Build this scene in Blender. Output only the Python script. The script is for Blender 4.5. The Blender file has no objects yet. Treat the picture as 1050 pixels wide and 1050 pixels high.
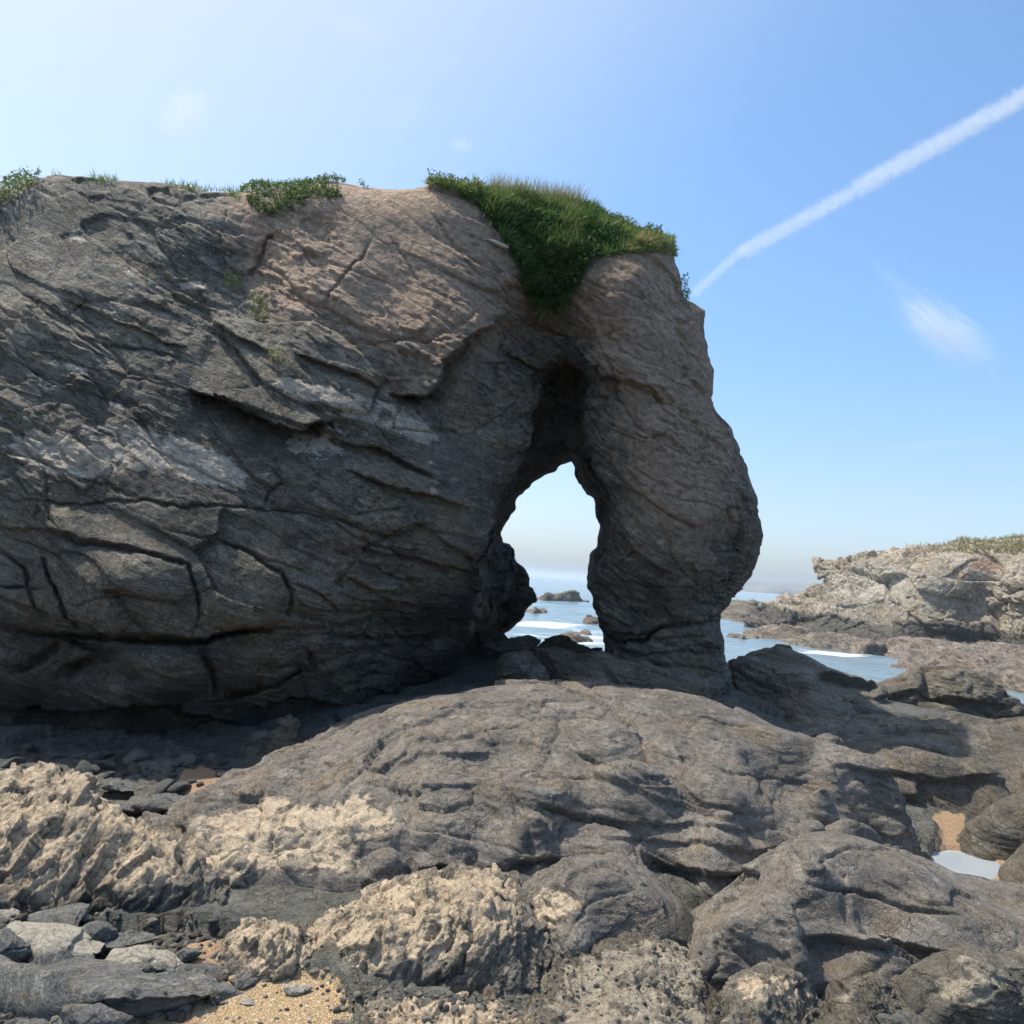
import bpy, math, random, time
import numpy as np
from mathutils import Vector, Matrix
T0 = time.time()
def log(*a): print('[%.1fs]' % (time.time() - T0), *a)
scene = bpy.context.scene
COL = scene.collection
rng = np.random.default_rng(7)
random.seed(7)
f32 = np.float32
from concurrent.futures import ThreadPoolExecutor
POOL = ThreadPoolExecutor(4)

# ------------------------------------------------------------------ camera
FPX, CX, CY = 824.0, 525.0, 525.0
EYE = np.array([0.0, 0.0, 2.1])
PITCH, ROLL = math.radians(4.4), math.radians(3.9)
ROT = np.array((Matrix.Rotation(math.radians(90) + PITCH, 3, 'X') @ Matrix.Rotation(ROLL, 3, 'Z')))
cam = bpy.data.cameras.new('camera'); camo = bpy.data.objects.new('camera', cam); COL.objects.link(camo)
cam.sensor_width = 36; cam.lens = 36 * FPX / 1050; cam.clip_start = 0.05; cam.clip_end = 60000
camo.matrix_world = Matrix.Translation(EYE) @ Matrix(ROT.tolist()).to_4x4()
scene.camera = camo

def rays(px, py):
    px = np.asarray(px, float); py = np.asarray(py, float)
    d = np.stack([(px - CX) / FPX, -(py - CY) / FPX, -np.ones_like(px)], -1)
    return d @ ROT.T
def unproj(px, py, Y):
    d = rays(px, py)
    return EYE + d * (np.asarray(Y, float) / d[..., 1])[..., None]
def at_z(px, py, z):
    d = rays(px, py)
    return EYE + d * ((np.asarray(z, float) - EYE[2]) / d[..., 2])[..., None]
def proj(p):
    c = (np.asarray(p, float) - EYE) @ ROT
    w = np.where(c[..., 2] < -1e-3, -c[..., 2], 1e-3)
    return CX + FPX * c[..., 0] / w, CY - FPX * c[..., 1] / w

# ------------------------------------------------------------------ noise
U32 = np.uint32
def _axes(i, seed, lo, hi):
    """per axis products of the lattice index, for the neighbours lo..hi"""
    j = i.astype(np.int32).view(U32)
    A = [(j[:, k] * U32(c)) for k, c in enumerate((374761393, 668265263, 2147483589))]
    A[0] = A[0] + U32((seed * 2654435761 + 12345) & 0xffffffff)
    return [[a + U32((d * c) & 0xffffffff) for d in range(lo, hi + 1)] for a, c in zip(A, (374761393, 668265263, 2147483589))]
def _mix(h):
    h = (h ^ (h >> U32(13))) * U32(1274126177)
    return h ^ (h >> U32(16))
def vnoise(p, seed=0):
    p = np.asarray(p, f32); i = np.floor(p); f = p - i
    u = f * f * f * (f * (f * 6 - 15) + 10)
    X, Y, Zz = _axes(i, seed, 0, 1)
    ux, uy, uz = u[:, 0], u[:, 1], u[:, 2]
    def g(a, b, c): return (_mix(X[a] ^ Y[b] ^ Zz[c]) & U32(0xffff)).astype(f32)
    r = []
    for c in (0, 1):
        a0 = g(0, 0, c); a0 += (g(1, 0, c) - a0) * ux
        a1 = g(0, 1, c); a1 += (g(1, 1, c) - a1) * ux
        a0 += (a1 - a0) * uy; r.append(a0)
    r[0] += (r[1] - r[0]) * uz
    return r[0] * f32(2 / 65535.) - f32(1)
def fbm(p, octv=4, seed=0, gain=0.5):
    p = np.asarray(p, f32); r = 0; a = 1.0; t = 0
    for o in range(octv):
        r = r + a * vnoise(p * (2.03 ** o) + 17.3 * o, seed + o); t += a; a *= gain
    return r / t
def ridged(p, octv=4, seed=0):
    p = np.asarray(p, f32); r = 0; a = 1.0; t = 0
    for o in range(octv):
        r = r + a * (1 - np.abs(vnoise(p * (2.1 ** o) + 9.1 * o, seed + o)) * 2); t += a; a *= .5
    return r / t
def voronoi(p, seed=0):
    """F1, F2, vector to the cell centre and a hash per cell"""
    p = np.asarray(p, f32); b = np.floor(p); N = len(p)
    f1 = np.full(N, 99, f32); f2 = np.full(N, 99, f32); hid = np.zeros(N, U32); off = np.zeros(N, np.int8)
    fr = p - b
    X, Y, Zz = _axes(b, seed, -1, 1)
    k = f32(1 / 1023.); m10 = U32(1023)
    sx = [f32(d) - fr[:, 0] for d in (-1, 0, 1)]; sy = [f32(d) - fr[:, 1] for d in (-1, 0, 1)]; sz = [f32(d) - fr[:, 2] for d in (-1, 0, 1)]
    for a in range(3):
        for e in range(3):
            XY = X[a] ^ Y[e]
            for c in range(3):
                h = _mix(XY ^ Zz[c])
                vx = (h & m10).astype(f32); vx *= k; vx += sx[a]
                vy = ((h >> U32(10)) & m10).astype(f32); vy *= k; vy += sy[e]
                vz = (h >> U32(22)).astype(f32); vz *= k; vz += sz[c]
                vx *= vx; vy *= vy; vz *= vz; vx += vy; vx += vz
                m = vx < f1
                np.minimum(f2, vx, out=f2); np.copyto(f2, f1, where=m); np.copyto(f1, vx, where=m); np.copyto(hid, h, where=m); np.copyto(off, np.int8(a * 9 + e * 3 + c), where=m)
    h = hid; o = off.astype(np.int32)
    vec = np.stack([(h & m10).astype(f32) * k + (o // 9 - 1) - fr[:, 0], ((h >> U32(10)) & m10).astype(f32) * k + (o // 3 % 3 - 1) - fr[:, 1], (h >> U32(22)).astype(f32) * k + (o % 3 - 1) - fr[:, 2]], -1).astype(f32)
    return np.sqrt(f1), np.sqrt(f2), vec, _mix(hid * U32(747796405))
def sstep(a, b, x):
    t = np.clip((x - a) / (b - a), 0, 1); return t * t * (3 - 2 * t)

# ------------------------------------------------------------------ 2D helpers
def poly_sd(px, py, poly):
    """signed distance to a polygon, negative inside"""
    px = np.asarray(px, f32); py = np.asarray(py, f32)
    P = np.array(poly, f32); Q = np.roll(P, -1, 0)
    d = np.full(px.shape, 1e9, f32); ins = np.zeros(px.shape, bool)
    for (x0, y0), (x1, y1) in zip(P, Q):
        ex, ey = x1 - x0, y1 - y0
        t = np.clip(((px - x0) * ex + (py - y0) * ey) / (ex * ex + ey * ey + 1e-9), 0, 1)
        d = np.minimum(d, (px - x0 - t * ex) ** 2 + (py - y0 - t * ey) ** 2)
        if y0 != y1:
            c = ((y0 > py) != (y1 > py)) & (px < (x1 - x0) * (py - y0) / (y1 - y0) + x0)
            ins ^= c
    d = np.sqrt(d)
    return np.where(ins, -d, d)
class RBF:
    def __init__(s, xy, v, c, lam=.05):
        s.xy = np.array(xy, float); s.c = c; v = np.array(v, float)
        n = len(v); A = np.zeros((n + 3, n + 3))
        d = np.linalg.norm(s.xy[:, None] - s.xy[None], axis=-1)
        A[:n, :n] = np.sqrt(d * d + c * c) + np.eye(n) * -lam
        A[:n, n] = 1; A[:n, n + 1:] = s.xy; A[n, :n] = 1; A[n + 1:, :n] = s.xy.T
        s.w = np.linalg.solve(A, np.concatenate([v, np.zeros(3)])); s.n = n
    def __call__(s, x, y):
        x = np.asarray(x, f32); y = np.asarray(y, f32)
        r = s.w[s.n] + s.w[s.n + 1] * x + s.w[s.n + 2] * y
        for (a, b), w in zip(s.xy, s.w[:s.n]):
            r = r + f32(w) * np.sqrt((x - f32(a)) ** 2 + (y - f32(b)) ** 2 + f32(s.c ** 2))
        return r

# relief drawn along lines of the photograph: metres pushed into the rock
MX0, MY0, MW, MH = -40, 140, 1130, 950
def blank(): return np.zeros((MH, MW), f32)
_wx = _wy = None
def _warp():
    global _wx, _wy
    yy, xx = np.mgrid[0:MH, 0:MW].astype(f32)
    q = np.stack([xx.ravel(), yy.ravel(), np.zeros(xx.size, f32)], -1)
    _wx = (fbm(q / 40, 2, 301) * 5 + fbm(q / 7, 3, 311) * 2.4).reshape(MH, MW)
    _wy = (fbm(q / 40, 2, 302) * 5 + fbm(q / 7, 3, 312) * 2.4).reshape(MH, MW)
_warp()
def seg_window(pts, pad):
    xs = [p[0] for p in pts]; ys = [p[1] for p in pts]
    x0 = int(max(min(xs) - pad - MX0, 0)); x1 = int(min(max(xs) + pad - MX0, MW)); y0 = int(max(min(ys) - pad - MY0, 0)); y1 = int(min(max(ys) + pad - MY0, MH))
    if x1 <= x0 or y1 <= y0: return None
    sl = (slice(y0, y1), slice(x0, x1))
    yy, xx = np.mgrid[y0:y1, x0:x1].astype(f32)
    return sl, xx + MX0 + _wx[sl], yy + MY0 + _wy[sl]
def line_dist(X, Y, pts):
    best = np.full(X.shape, 1e9, f32); side = np.zeros(X.shape, f32); along = np.zeros(X.shape, f32)
    L = 0; tot = sum(math.dist(a, b) for a, b in zip(pts, pts[1:]))
    for (x0, y0), (x1, y1) in zip(pts, pts[1:]):
        ex, ey = x1 - x0, y1 - y0; l = math.hypot(ex, ey)
        t = np.clip(((X - x0) * ex + (Y - y0) * ey) / (l * l), 0, 1)
        d = np.hypot(X - x0 - t * ex, Y - y0 - t * ey)
        m = d < best
        best = np.where(m, d, best); side = np.where(m, np.sign(ex * (Y - y0) - ey * (X - x0)), side); along = np.where(m, (L + t * l) / tot, along); L += l
    return best, side, along
def crack(M, pts, w, depth):
    r = seg_window(pts, w * 4 + 12)
    if r is None: return
    sl, X, Y = r; d, s, t = line_dist(X, Y, pts)
    taper = np.clip(np.minimum(t, 1 - t) * 6, .25, 1)
    w = max(w * .62, 1.15)
    M[sl] = np.maximum(M[sl], depth * taper * np.exp(-(d / w) ** 2))
def ledge(M, pts, amp, L, lip=.35):
    """below/right of the line (image sense, line running rightwards) the rock steps back by amp"""
    r = seg_window(pts, L * 3 + 12)
    if r is None: return
    sl, X, Y = r; d, s, t = line_dist(X, Y, pts)
    taper = sstep(0, .18, t) * sstep(1, .82, t)
    M[sl] += amp * taper * np.where(s > 0, sstep(0, 1.8, d) * np.exp(-d / L), -lip * np.exp(-d / (L * .8)))
def lookup(M, px, py):
    x = np.clip(np.asarray(px) - MX0, 0, MW - 1.001); y = np.clip(np.asarray(py) - MY0, 0, MH - 1.001)
    i = x.astype(int); j = y.astype(int); a = (x - i).astype(f32); b = (y - j).astype(f32)
    r = M[j, i] * (1 - a) * (1 - b) + M[j, i + 1] * a * (1 - b) + M[j + 1, i] * (1 - a) * b + M[j + 1, i + 1] * a * b
    out = (px < MX0 + 2) | (px > MX0 + MW - 3) | (py < MY0 + 2) | (py > MY0 + MH - 3)
    return np.where(out, 0, r)
def blob(px, py, cx, cy, rx, ry, rot=0):
    c, s = math.cos(math.radians(rot)), math.sin(math.radians(rot))
    x = (px - cx) * c + (py - cy) * s; y = -(px - cx) * s + (py - cy) * c
    return np.exp(-((x / rx) ** 2 + (y / ry) ** 2))

# ------------------------------------------------------------------ meshes
def surface_nets(F):
    S = F < 0
    c = np.zeros(tuple(n - 1 for n in F.shape), np.int8)
    for a in (0, 1):
        for b in (0, 1):
            for d in (0, 1):
                c += S[a:a + c.shape[0], b:b + c.shape[1], d:d + c.shape[2]]
    act = (c > 0) & (c < 8); idx = np.argwhere(act)
    pos = np.zeros((len(idx), 3), f32); cnt = np.zeros(len(idx), f32)
    C = [(a, b, d) for a in (0, 1) for b in (0, 1) for d in (0, 1)]
    val = {k: F[idx[:, 0] + k[0], idx[:, 1] + k[1], idx[:, 2] + k[2]] for k in C}
    for p in C:
        for ax in range(3):
            if p[ax] == 0:
                q = list(p); q[ax] = 1; q = tuple(q)
                a, b = val[p], val[q]; m = (a < 0) != (b < 0)
                t = np.where(m, a / np.where(m, a - b, 1), 0)
                for k in range(3):
                    pos[:, k] += np.where(m, p[k] + (t if k == ax else 0), 0)
                cnt += m
    pos = idx + pos / cnt[:, None]
    vid = np.full(act.shape, -1, np.int64); vid[act] = np.arange(len(idx))
    quads = []
    nx, ny, nz = F.shape
    for ax in range(3):
        s0 = [slice(1, -1)] * 3; s1 = [slice(1, -1)] * 3
        s0[ax] = slice(0, -1); s1[ax] = slice(1, None)
        a = S[tuple(s0)]; b = S[tuple(s1)]
        for flip, m in ((0, a & ~b), (1, ~a & b)):
            e = np.argwhere(m)
            if not len(e): continue
            o = e.copy()
            for k in range(3):
                if k != ax: o[:, k] += 1
            u, v = [(1, 2), (2, 0), (0, 1)][ax]
            def g(du, dv):
                w = o.copy(); w[:, u] += du; w[:, v] += dv; return vid[w[:, 0], w[:, 1], w[:, 2]]
            q = np.stack([g(-1, -1), g(0, -1), g(0, 0), g(-1, 0)], -1)
            quads.append(q[:, ::-1] if flip else q)
    return pos, np.concatenate(quads)
def new_mesh(name, V, Q, smooth=True):
    me = bpy.data.meshes.new(name); V = np.asarray(V, f32); Q = np.asarray(Q)
    me.vertices.add(len(V)); me.vertices.foreach_set('co', V.ravel())
    k = Q.shape[1]
    me.loops.add(Q.size); me.loops.foreach_set('vertex_index', Q.ravel().astype(np.int32))
    me.polygons.add(len(Q)); me.polygons.foreach_set('loop_start', (np.arange(len(Q)) * k).astype(np.int32))
    me.polygons.foreach_set('loop_total', np.full(len(Q), k, np.int32))
    me.update(calc_edges=True); me.validate()
    me.polygons.foreach_set('use_smooth', np.full(len(me.polygons), smooth, bool))
    return me
def subdivided(me, levels=1):
    """one Catmull-Clark step on an all-quad mesh"""
    V = get_co(me); n = len(V)
    Q = np.empty(len(me.loops), np.int32); me.loops.foreach_get('vertex_index', Q); Q = Q.reshape(-1, 4).astype(np.int64)
    name = me.name; bpy.data.meshes.remove(me); nf = len(Q)
    A = Q.ravel(); B = np.roll(Q, -1, 1).ravel()
    key = np.minimum(A, B) * n + np.maximum(A, B)
    u, inv = np.unique(key, return_inverse=True); ne = len(u)
    e0, e1 = u // n, u % n
    fp = V[Q].mean(1)
    fpl = np.repeat(fp, 4, 0)
    cnt = np.bincount(inv, minlength=ne)
    acc = np.stack([np.bincount(inv, fpl[:, k], ne) for k in range(3)], -1)
    mid = (V[e0] + V[e1]) / 2
    ep = np.where((cnt == 2)[:, None], (mid * 2 + acc) / 4, mid)
    val = np.bincount(A, minlength=n); val = np.maximum(val, 1)[:, None]
    Fa = np.stack([np.bincount(A, fpl[:, k], n) for k in range(3)], -1) / val
    ecnt = np.maximum(np.bincount(e0, minlength=n) + np.bincount(e1, minlength=n), 1)[:, None]
    Ma = np.stack([np.bincount(e0, mid[:, k], n) + np.bincount(e1, mid[:, k], n) for k in range(3)], -1) / ecnt
    vp = np.where(val >= 3, (Fa + 2 * Ma + (val - 3) * V) / val, V)
    ei = inv.reshape(-1, 4) + n; fi = np.arange(nf) + n + ne
    q = np.stack([np.stack([Q[:, k], ei[:, k], fi, ei[:, k - 1]], -1) for k in range(4)], 1).reshape(-1, 4)
    return new_mesh(name, np.r_[vp, ep, fp], q)
def get_co(me):
    a = np.empty(len(me.vertices) * 3, f32); me.vertices.foreach_get('co', a); return a.reshape(-1, 3)
def set_co(me, V):
    me.vertices.foreach_set('co', np.asarray(V, f32).ravel()); me.update()
def get_no(me):
    a = np.empty(len(me.vertices) * 3, f32); me.vertex_normals.foreach_get('vector', a); return a.reshape(-1, 3)
def set_attr(me, name, v):
    a = me.attributes.get(name) or me.attributes.new(name, 'FLOAT', 'POINT')
    a.data.foreach_set('value', np.clip(np.asarray(v, f32), -2, 4).ravel())
def largest(V, Q):
    """keep the biggest connected piece"""
    lab = np.arange(len(V))
    while True:
        m = lab[Q].min(1); new = lab.copy()
        for k in range(4): np.minimum.at(new, Q[:, k], m)
        new = new[new]
        if (new == lab).all(): break
        lab = new
    best = np.bincount(lab).argmax(); keep = lab == best; idx = np.cumsum(keep) - 1
    return V[keep], idx[Q[keep[Q[:, 0]]]]
def blur(me, d, it=1):
    e = np.empty(len(me.edges) * 2, np.int32); me.edges.foreach_get('vertices', e); e = e.reshape(-1, 2); n = len(d)
    deg = np.bincount(e[:, 0], minlength=n) + np.bincount(e[:, 1], minlength=n)
    for _ in range(it):
        d = .5 * d + .5 * (np.bincount(e[:, 0], d[e[:, 1]], n) + np.bincount(e[:, 1], d[e[:, 0]], n)) / np.maximum(deg, 1)
    return d.astype(f32)
def link(name, me, mat=None, origin=None, label=None, cat=None, group=None, kind=None, parent=None):
    """one mesh object, its origin at its base"""
    V = get_co(me)
    if origin is None:
        lo, hi = V.min(0), V.max(0); origin = np.array([(lo[0] + hi[0]) / 2, (lo[1] + hi[1]) / 2, lo[2]])
    set_co(me, V - np.asarray(origin, f32))
    o = bpy.data.objects.new(name, me); COL.objects.link(o); o.location = Vector([float(x) for x in origin])
    if mat:
        me.materials.clear(); me.materials.append(mat)
    if parent is not None:
        o.parent = parent; o.location = o.location - parent.location
    if label: o['label'] = label
    if cat: o['category'] = cat
    if group: o['group'] = group
    if kind: o['kind'] = kind
    return o

# ------------------------------------------------------------------ rock character
def frame_from(n):
    n = np.array(n, float); n /= np.linalg.norm(n)
    a = np.cross(n, [0, 1, 0]); a /= np.linalg.norm(a); b = np.cross(n, a)
    return np.array([a, b, n])
CLIFF_FRAME = frame_from((0.40, -0.30, 0.86))
FLAKE = frame_from((-.62, -.45, .64))
WHALE_FRAME = frame_from((0.10, -0.32, 0.94))
def plates(p, frame, size, amp, tilt, groove, gw, seed, warp=.25):
    """jointed slabs: cells stretched along the bedding, each stepped and tilted a little"""
    q = (p @ frame.T.astype(f32))
    w = np.stack([fbm(q * 0.9 / size[0] + k * 31, 3, seed + 50 + k) for k in range(3)], -1)
    c = q / np.array(size, f32) + w * warp * 2
    f1, f2, vec, h = voronoi(c, seed)
    r = ((h >> np.uint32(4)) & np.uint32(255)).astype(f32) / 255 - .5
    t1 = ((h >> np.uint32(12)) & np.uint32(255)).astype(f32) / 255 - .5
    t2 = ((h >> np.uint32(22)) & np.uint32(255)).astype(f32) / 255 - .5
    d = amp * r * 2 + tilt * (t1 * vec[:, 0] + t2 * vec[:, 1] + r * vec[:, 2]) * 2
    return d, groove * np.exp(-((f2 - f1) / gw) ** 2), h
def rock_relief(p, frame, **kw):
    n = len(p); step = 30000
    out = np.zeros(n, f32)
    def run(i): out[i:i + step] = rock_relief1(p[i:i + step].astype(f32), frame, **kw)
    list(POOL.map(run, range(0, n, step)))
    return out
def rock_relief1(p, frame, k=1.0, rough=1.0, plate=1.0, seed=0, strat=1.0, chip=0.0):
    """outward displacement in metres"""
    d = np.zeros(len(p), f32)
    broken = sstep(-.35, .25, fbm(p * .55 / k, 3, seed + 21))        # some faces smooth, some shattered
    if plate > 0:
        a, g, _ = plates(p, frame, (1.9 * k, 1.3 * k, .50 * k), .045 * k, .07 * k, .035 * k, .06, seed + 1, .35)
        d += plate * (a - g * (.25 + .75 * broken))
        a, g, _ = plates(p, frame, (.62 * k, .42 * k, .15 * k), .019 * k, .042 * k, .010 * k, .08, seed + 2, .4)
        d += plate * (a - g) * (.12 + .88 * broken)
        a, g, _ = plates(p, frame, (.24 * k, .15 * k, .05 * k), .009 * k, .022 * k, .005 * k, .09, seed + 6, .35)
        d += plate * (a - g) * broken
    if chip > 0:
        fq = p @ FLAKE.T.astype(f32); fq = fq + .10 * k * np.stack([fbm(fq * 3 / k + 7 * j, 2, seed + 60 + j) for j in range(3)], -1)
        d += chip * .045 * k * (ridged(fq * np.array([.9, 1.4, 2.8], f32) / k, 3, seed + 15) - .35)
        a, g, _ = plates(p, FLAKE, (.62 * k, .44 * k, .20 * k), .014 * k, .12 * k, .010 * k, .06, seed + 3, .25)
        d += chip * (a - g)
        a, g, _ = plates(p, FLAKE, (.17 * k, .12 * k, .05 * k), .003 * k, .030 * k, .003 * k, .08, seed + 4, .25)
        d += chip * (a - g)
    q = p @ frame.T.astype(f32)
    wz = q[:, 2] + fbm(q * np.array([.8, .8, .5], f32) / k, 3, seed + 5) * .16 * k
    s = np.stack([q[:, 0] * .45, q[:, 1] * .45, wz * 6], -1) / k
    d += strat * .018 * k * ridged(s, 3, seed + 7) * (.35 + .65 * broken)
    d += rough * .040 * k * fbm(p * 1.5 / k, 4, seed + 9, .48)
    d += rough * .008 * k * ridged(p * 8 / k, 2, seed + 11) * (.3 + .7 * broken)
    d += rough * .0055 * k * fbm(p * 19 / k, 3, seed + 13, .65)
    return d

# ------------------------------------------------------------------ materials
class NT:
    def __init__(s, name):
        s.m = bpy.data.materials.new(name); s.m.use_nodes = True; s.t = s.m.node_tree; s.t.nodes.clear()
        s.out = s.n('ShaderNodeOutputMaterial')
    def n(s, ty, **kw):
        x = s.t.nodes.new(ty)
        for k, v in kw.items(): setattr(x, k, v)
        return x
    def put(s, sock, v):
        if isinstance(v, bpy.types.NodeSocket): s.t.links.new(v, sock)
        elif v is not None:
            if hasattr(sock.default_value, '__len__') and not hasattr(v, '__len__'): v = (v, v, v)
            if sock.type == 'RGBA' and len(v) == 3: v = (*v, 1)
            sock.default_value = v
    def math(s, op, a, b=None, c=None, clamp=False):
        x = s.n('ShaderNodeMath', operation=op); x.use_clamp = clamp
        for i, v in enumerate((a, b, c)): s.put(x.inputs[i], v)
        return x.outputs[0]
    def vmath(s, op, a, b=None):
        x = s.n('ShaderNodeVectorMath', operation=op); s.put(x.inputs[0], a); s.put(x.inputs[1], b)
        return x.outputs[0]
    def mix(s, fac, a, b, blend='MIX'):
        x = s.n('ShaderNodeMix', data_type='RGBA', blend_type=blend)
        s.put(x.inputs[0], fac); s.put(x.inputs[6], a); s.put(x.inputs[7], b); return x.outputs[2]
    def noise(s, vec, scale, detail=6, rough=.55, dist=0):
        x = s.n('ShaderNodeTexNoise'); s.put(x.inputs['Vector'], vec); s.put(x.inputs['Scale'], scale)
        s.put(x.inputs['Detail'], detail); s.put(x.inputs['Roughness'], rough); s.put(x.inputs['Distortion'], dist); return x.outputs['Fac']
    def voro(s, vec, scale, feature='F1', rnd=1.0):
        x = s.n('ShaderNodeTexVoronoi', feature=feature); s.put(x.inputs['Vector'], vec); s.put(x.inputs['Scale'], scale); s.put(x.inputs['Randomness'], rnd); return x
    def step(s, v, a, b):
        x = s.n('ShaderNodeMapRange', interpolation_type='SMOOTHSTEP'); s.put(x.inputs[0], v); s.put(x.inputs[1], a); s.put(x.inputs[2], b); return x.outputs[0]
    def cmb(s, v):
        x = s.n('ShaderNodeCombineXYZ')
        for i in range(3): s.put(x.inputs[i], v)
        return x.outputs[0]
    def attr(s, name):
        x = s.n('ShaderNodeAttribute', attribute_name=name); return x.outputs['Fac']
    def bump(s, h, strength, dist, normal=None):
        x = s.n('ShaderNodeBump'); s.put(x.inputs['Height'], h); s.put(x.inputs['Strength'], strength); s.put(x.inputs['Distance'], dist); s.put(x.inputs['Normal'], normal); return x.outputs[0]
    def geo(s):
        return s.n('ShaderNodeNewGeometry').outputs['Position']
    def obj(s):
        return s.n('ShaderNodeTexCoord').outputs['Object']
    def stretch(s, vec, frame, sc):
        parts = []
        cx = s.n('ShaderNodeCombineXYZ')
        for i in range(3):
            x = s.n('ShaderNodeVectorMath', operation='DOT_PRODUCT'); s.put(x.inputs[0], vec); x.inputs[1].default_value = tuple(float(v) * sc[i] for v in frame[i])
            s.t.links.new(x.outputs['Value'], cx.inputs[i])
        return cx.outputs[0]

def rock_mat(name, dark, mid, light, pale=(.42, .37, .28), warm=(.17, .115, .075), green=(.045, .06, .025), wet=(.02, .022, .02), frame=CLIFF_FRAME, k=1.0, bump=1.0, speck=.5, vein_amt=.0, palenoise=3.0):
    s = NT(name); v = s.obj()
    st = s.stretch(v, frame, (1.0, 1.0, 5.0))
    n1 = s.noise(v, .9 / k, 4, .6, .4)
    n2 = s.noise(st, 2.2 / k, 6, .62, .6)
    n3 = s.noise(v, 14 / k, 5, .65)
    n4 = s.noise(v, 60 / k, 5, .75)
    c = s.mix(s.step(n1, .32, .68), dark, mid)
    c = s.mix(s.math('MULTIPLY', s.step(n2, .48, .72), .75), c, light)
    nh = s.noise(v, 1.9 / k, 5, .6, .3); nh2 = s.noise(st, 5.5 / k, 6, .7, .3)
    c = s.mix(s.math('MULTIPLY', s.step(nh, .5, .68), .55), c, s.mix(1.0, c, (1.16, .98, .74), 'MULTIPLY'))
    c = s.mix(s.math('MULTIPLY', s.step(nh, .5, .34), .45), c, s.mix(1.0, c, (.92, .96, 1.06), 'MULTIPLY'))
    c = s.mix(s.math('MULTIPLY', s.step(nh2, .50, .30), .55), c, s.mix(1.0, c, (.48, .47, .46), 'MULTIPLY'))
    c = s.mix(s.math('MULTIPLY', s.step(nh2, .56, .74), .5), c, s.mix(1.0, c, (1.55, 1.5, 1.42), 'MULTIPLY'))
    c = s.mix(.42, c, s.mix(s.step(n3, .3, .7), (.22, .22, .22), (.8, .8, .8)), 'OVERLAY')
    c = s.mix(s.step(n4, .36, .64), s.mix(1.0, c, (.60, .60, .60), 'MULTIPLY'), s.mix(1.0, c, (1.28, 1.27, 1.24), 'MULTIPLY'))
    # long fissures along the bedding
    fm_ = s.step(s.noise(v, 1.1 / k, 4), .42, .6)
    def fissure(vec, sc, wd, det):
        return s.step(s.math('ABSOLUTE', s.math('SUBTRACT', s.noise(vec, sc, det, .55), .5)), 0.0, wd)
    f1_ = fissure(s.stretch(v, frame, (.8, .8, 2.6)), 1.5 / k, .010, 5); f2_ = fissure(s.stretch(v, frame, (1.3, 1.0, 3.6)), 3.6 / k, .016, 5)
    f2_ = s.math('MAXIMUM', f2_, s.math('SUBTRACT', 1.0, fm_))
    fis = s.math('MULTIPLY', s.math('ADD', s.math('MULTIPLY', f1_, .6), .4), s.math('ADD', s.math('MULTIPLY', f2_, .4), .6))
    jc = s.n('ShaderNodeTexNoise'); s.put(jc.inputs['Vector'], v); s.put(jc.inputs['Scale'], 1.6 / k); s.put(jc.inputs['Detail'], 3)
    def joints(sc, wd, amt):
        vv = s.vmath('ADD', s.stretch(v, frame, (1.0, 1.3, 3.0)), s.vmath('MULTIPLY', jc.outputs['Color'], (.9 * k, .9 * k, .9 * k)))
        x = s.voro(vv, sc, 'DISTANCE_TO_EDGE'); return s.step(x.outputs['Distance'], 0.0, wd)
    j1 = s.math('MAXIMUM', joints(1.5 / k, .020, 1), s.math('SUBTRACT', 1.0, fm_)); j2 = s.math('MAXIMUM', joints(4.6 / k, .05, 1), s.math('SUBTRACT', 1.0, s.step(s.noise(v, 1.7 / k, 4), .5, .62)))
    fis = s.math('MULTIPLY', fis, s.math('MULTIPLY', s.math('ADD', s.math('MULTIPLY', j1, .55), .45), s.math('ADD', s.math('MULTIPLY', j2, .35), .65)))
    c = s.mix(s.math('SUBTRACT', 1.0, fis), c, s.mix(1.0, c, (.35, .34, .33), 'MULTIPLY'))
    nw = s.noise(v, 3.5 / k, 5, .7, .5)
    wm = s.math('ADD', s.attr('warm'), s.math('MULTIPLY', s.math('SUBTRACT', nw, .5), 1.3))
    wc = s.mix(s.step(n3, .3, .7), tuple(x * .72 for x in warm), tuple(x * 1.28 for x in warm))
    c = s.mix(s.math('MULTIPLY', s.step(wm, .3, .75), .9), c, wc)
    np_ = s.math('ADD', s.math('MULTIPLY', s.noise(st, 2.4 / k, 7, .74, .2), .5), s.math('MULTIPLY', s.noise(v, 3.2 / k, 7, .74), .5))
    pm = s.math('ADD', s.attr('pale'), s.math('MULTIPLY', s.math('SUBTRACT', np_, .5), palenoise))
    pc = s.mix(s.step(n3, .3, .7), tuple(x * .70 for x in pale), tuple(min(x * 1.12, 1) for x in pale))
    pc = s.mix(s.step(n4, .35, .65), s.mix(.35, pc, (.0, .0, .0)), pc)
    pmask = s.step(pm, .42, .62)
    c = s.mix(s.math('MULTIPLY', pmask, .92), c, pc)
    vn = s.math('ABSOLUTE', s.math('SUBTRACT', s.noise(s.stretch(v, frame, (.9, .9, 3.2)), 2.2 / k, 4, .6), .47))
    vein = s.math('MULTIPLY', s.step(vn, .010, .004), s.step(s.math('ADD', s.attr('pale'), s.math('MULTIPLY', s.math('SUBTRACT', s.noise(v, 2.0 / k, 4), .5), 3.2)), .45, .8))
    c = s.mix(s.math('MULTIPLY', vein, vein_amt), c, (.62, .60, .56))
    ng = s.noise(v, 2.6 / k, 4, .7)
    gm = s.math('ADD', s.attr('green'), s.math('MULTIPLY', s.math('SUBTRACT', ng, .5), 1.6))
    c = s.mix(s.math('MULTIPLY', s.step(gm, .45, .85), .7), c, s.mix(s.step(n3, .3, .7), green, tuple(x * 1.7 for x in green)))
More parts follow.
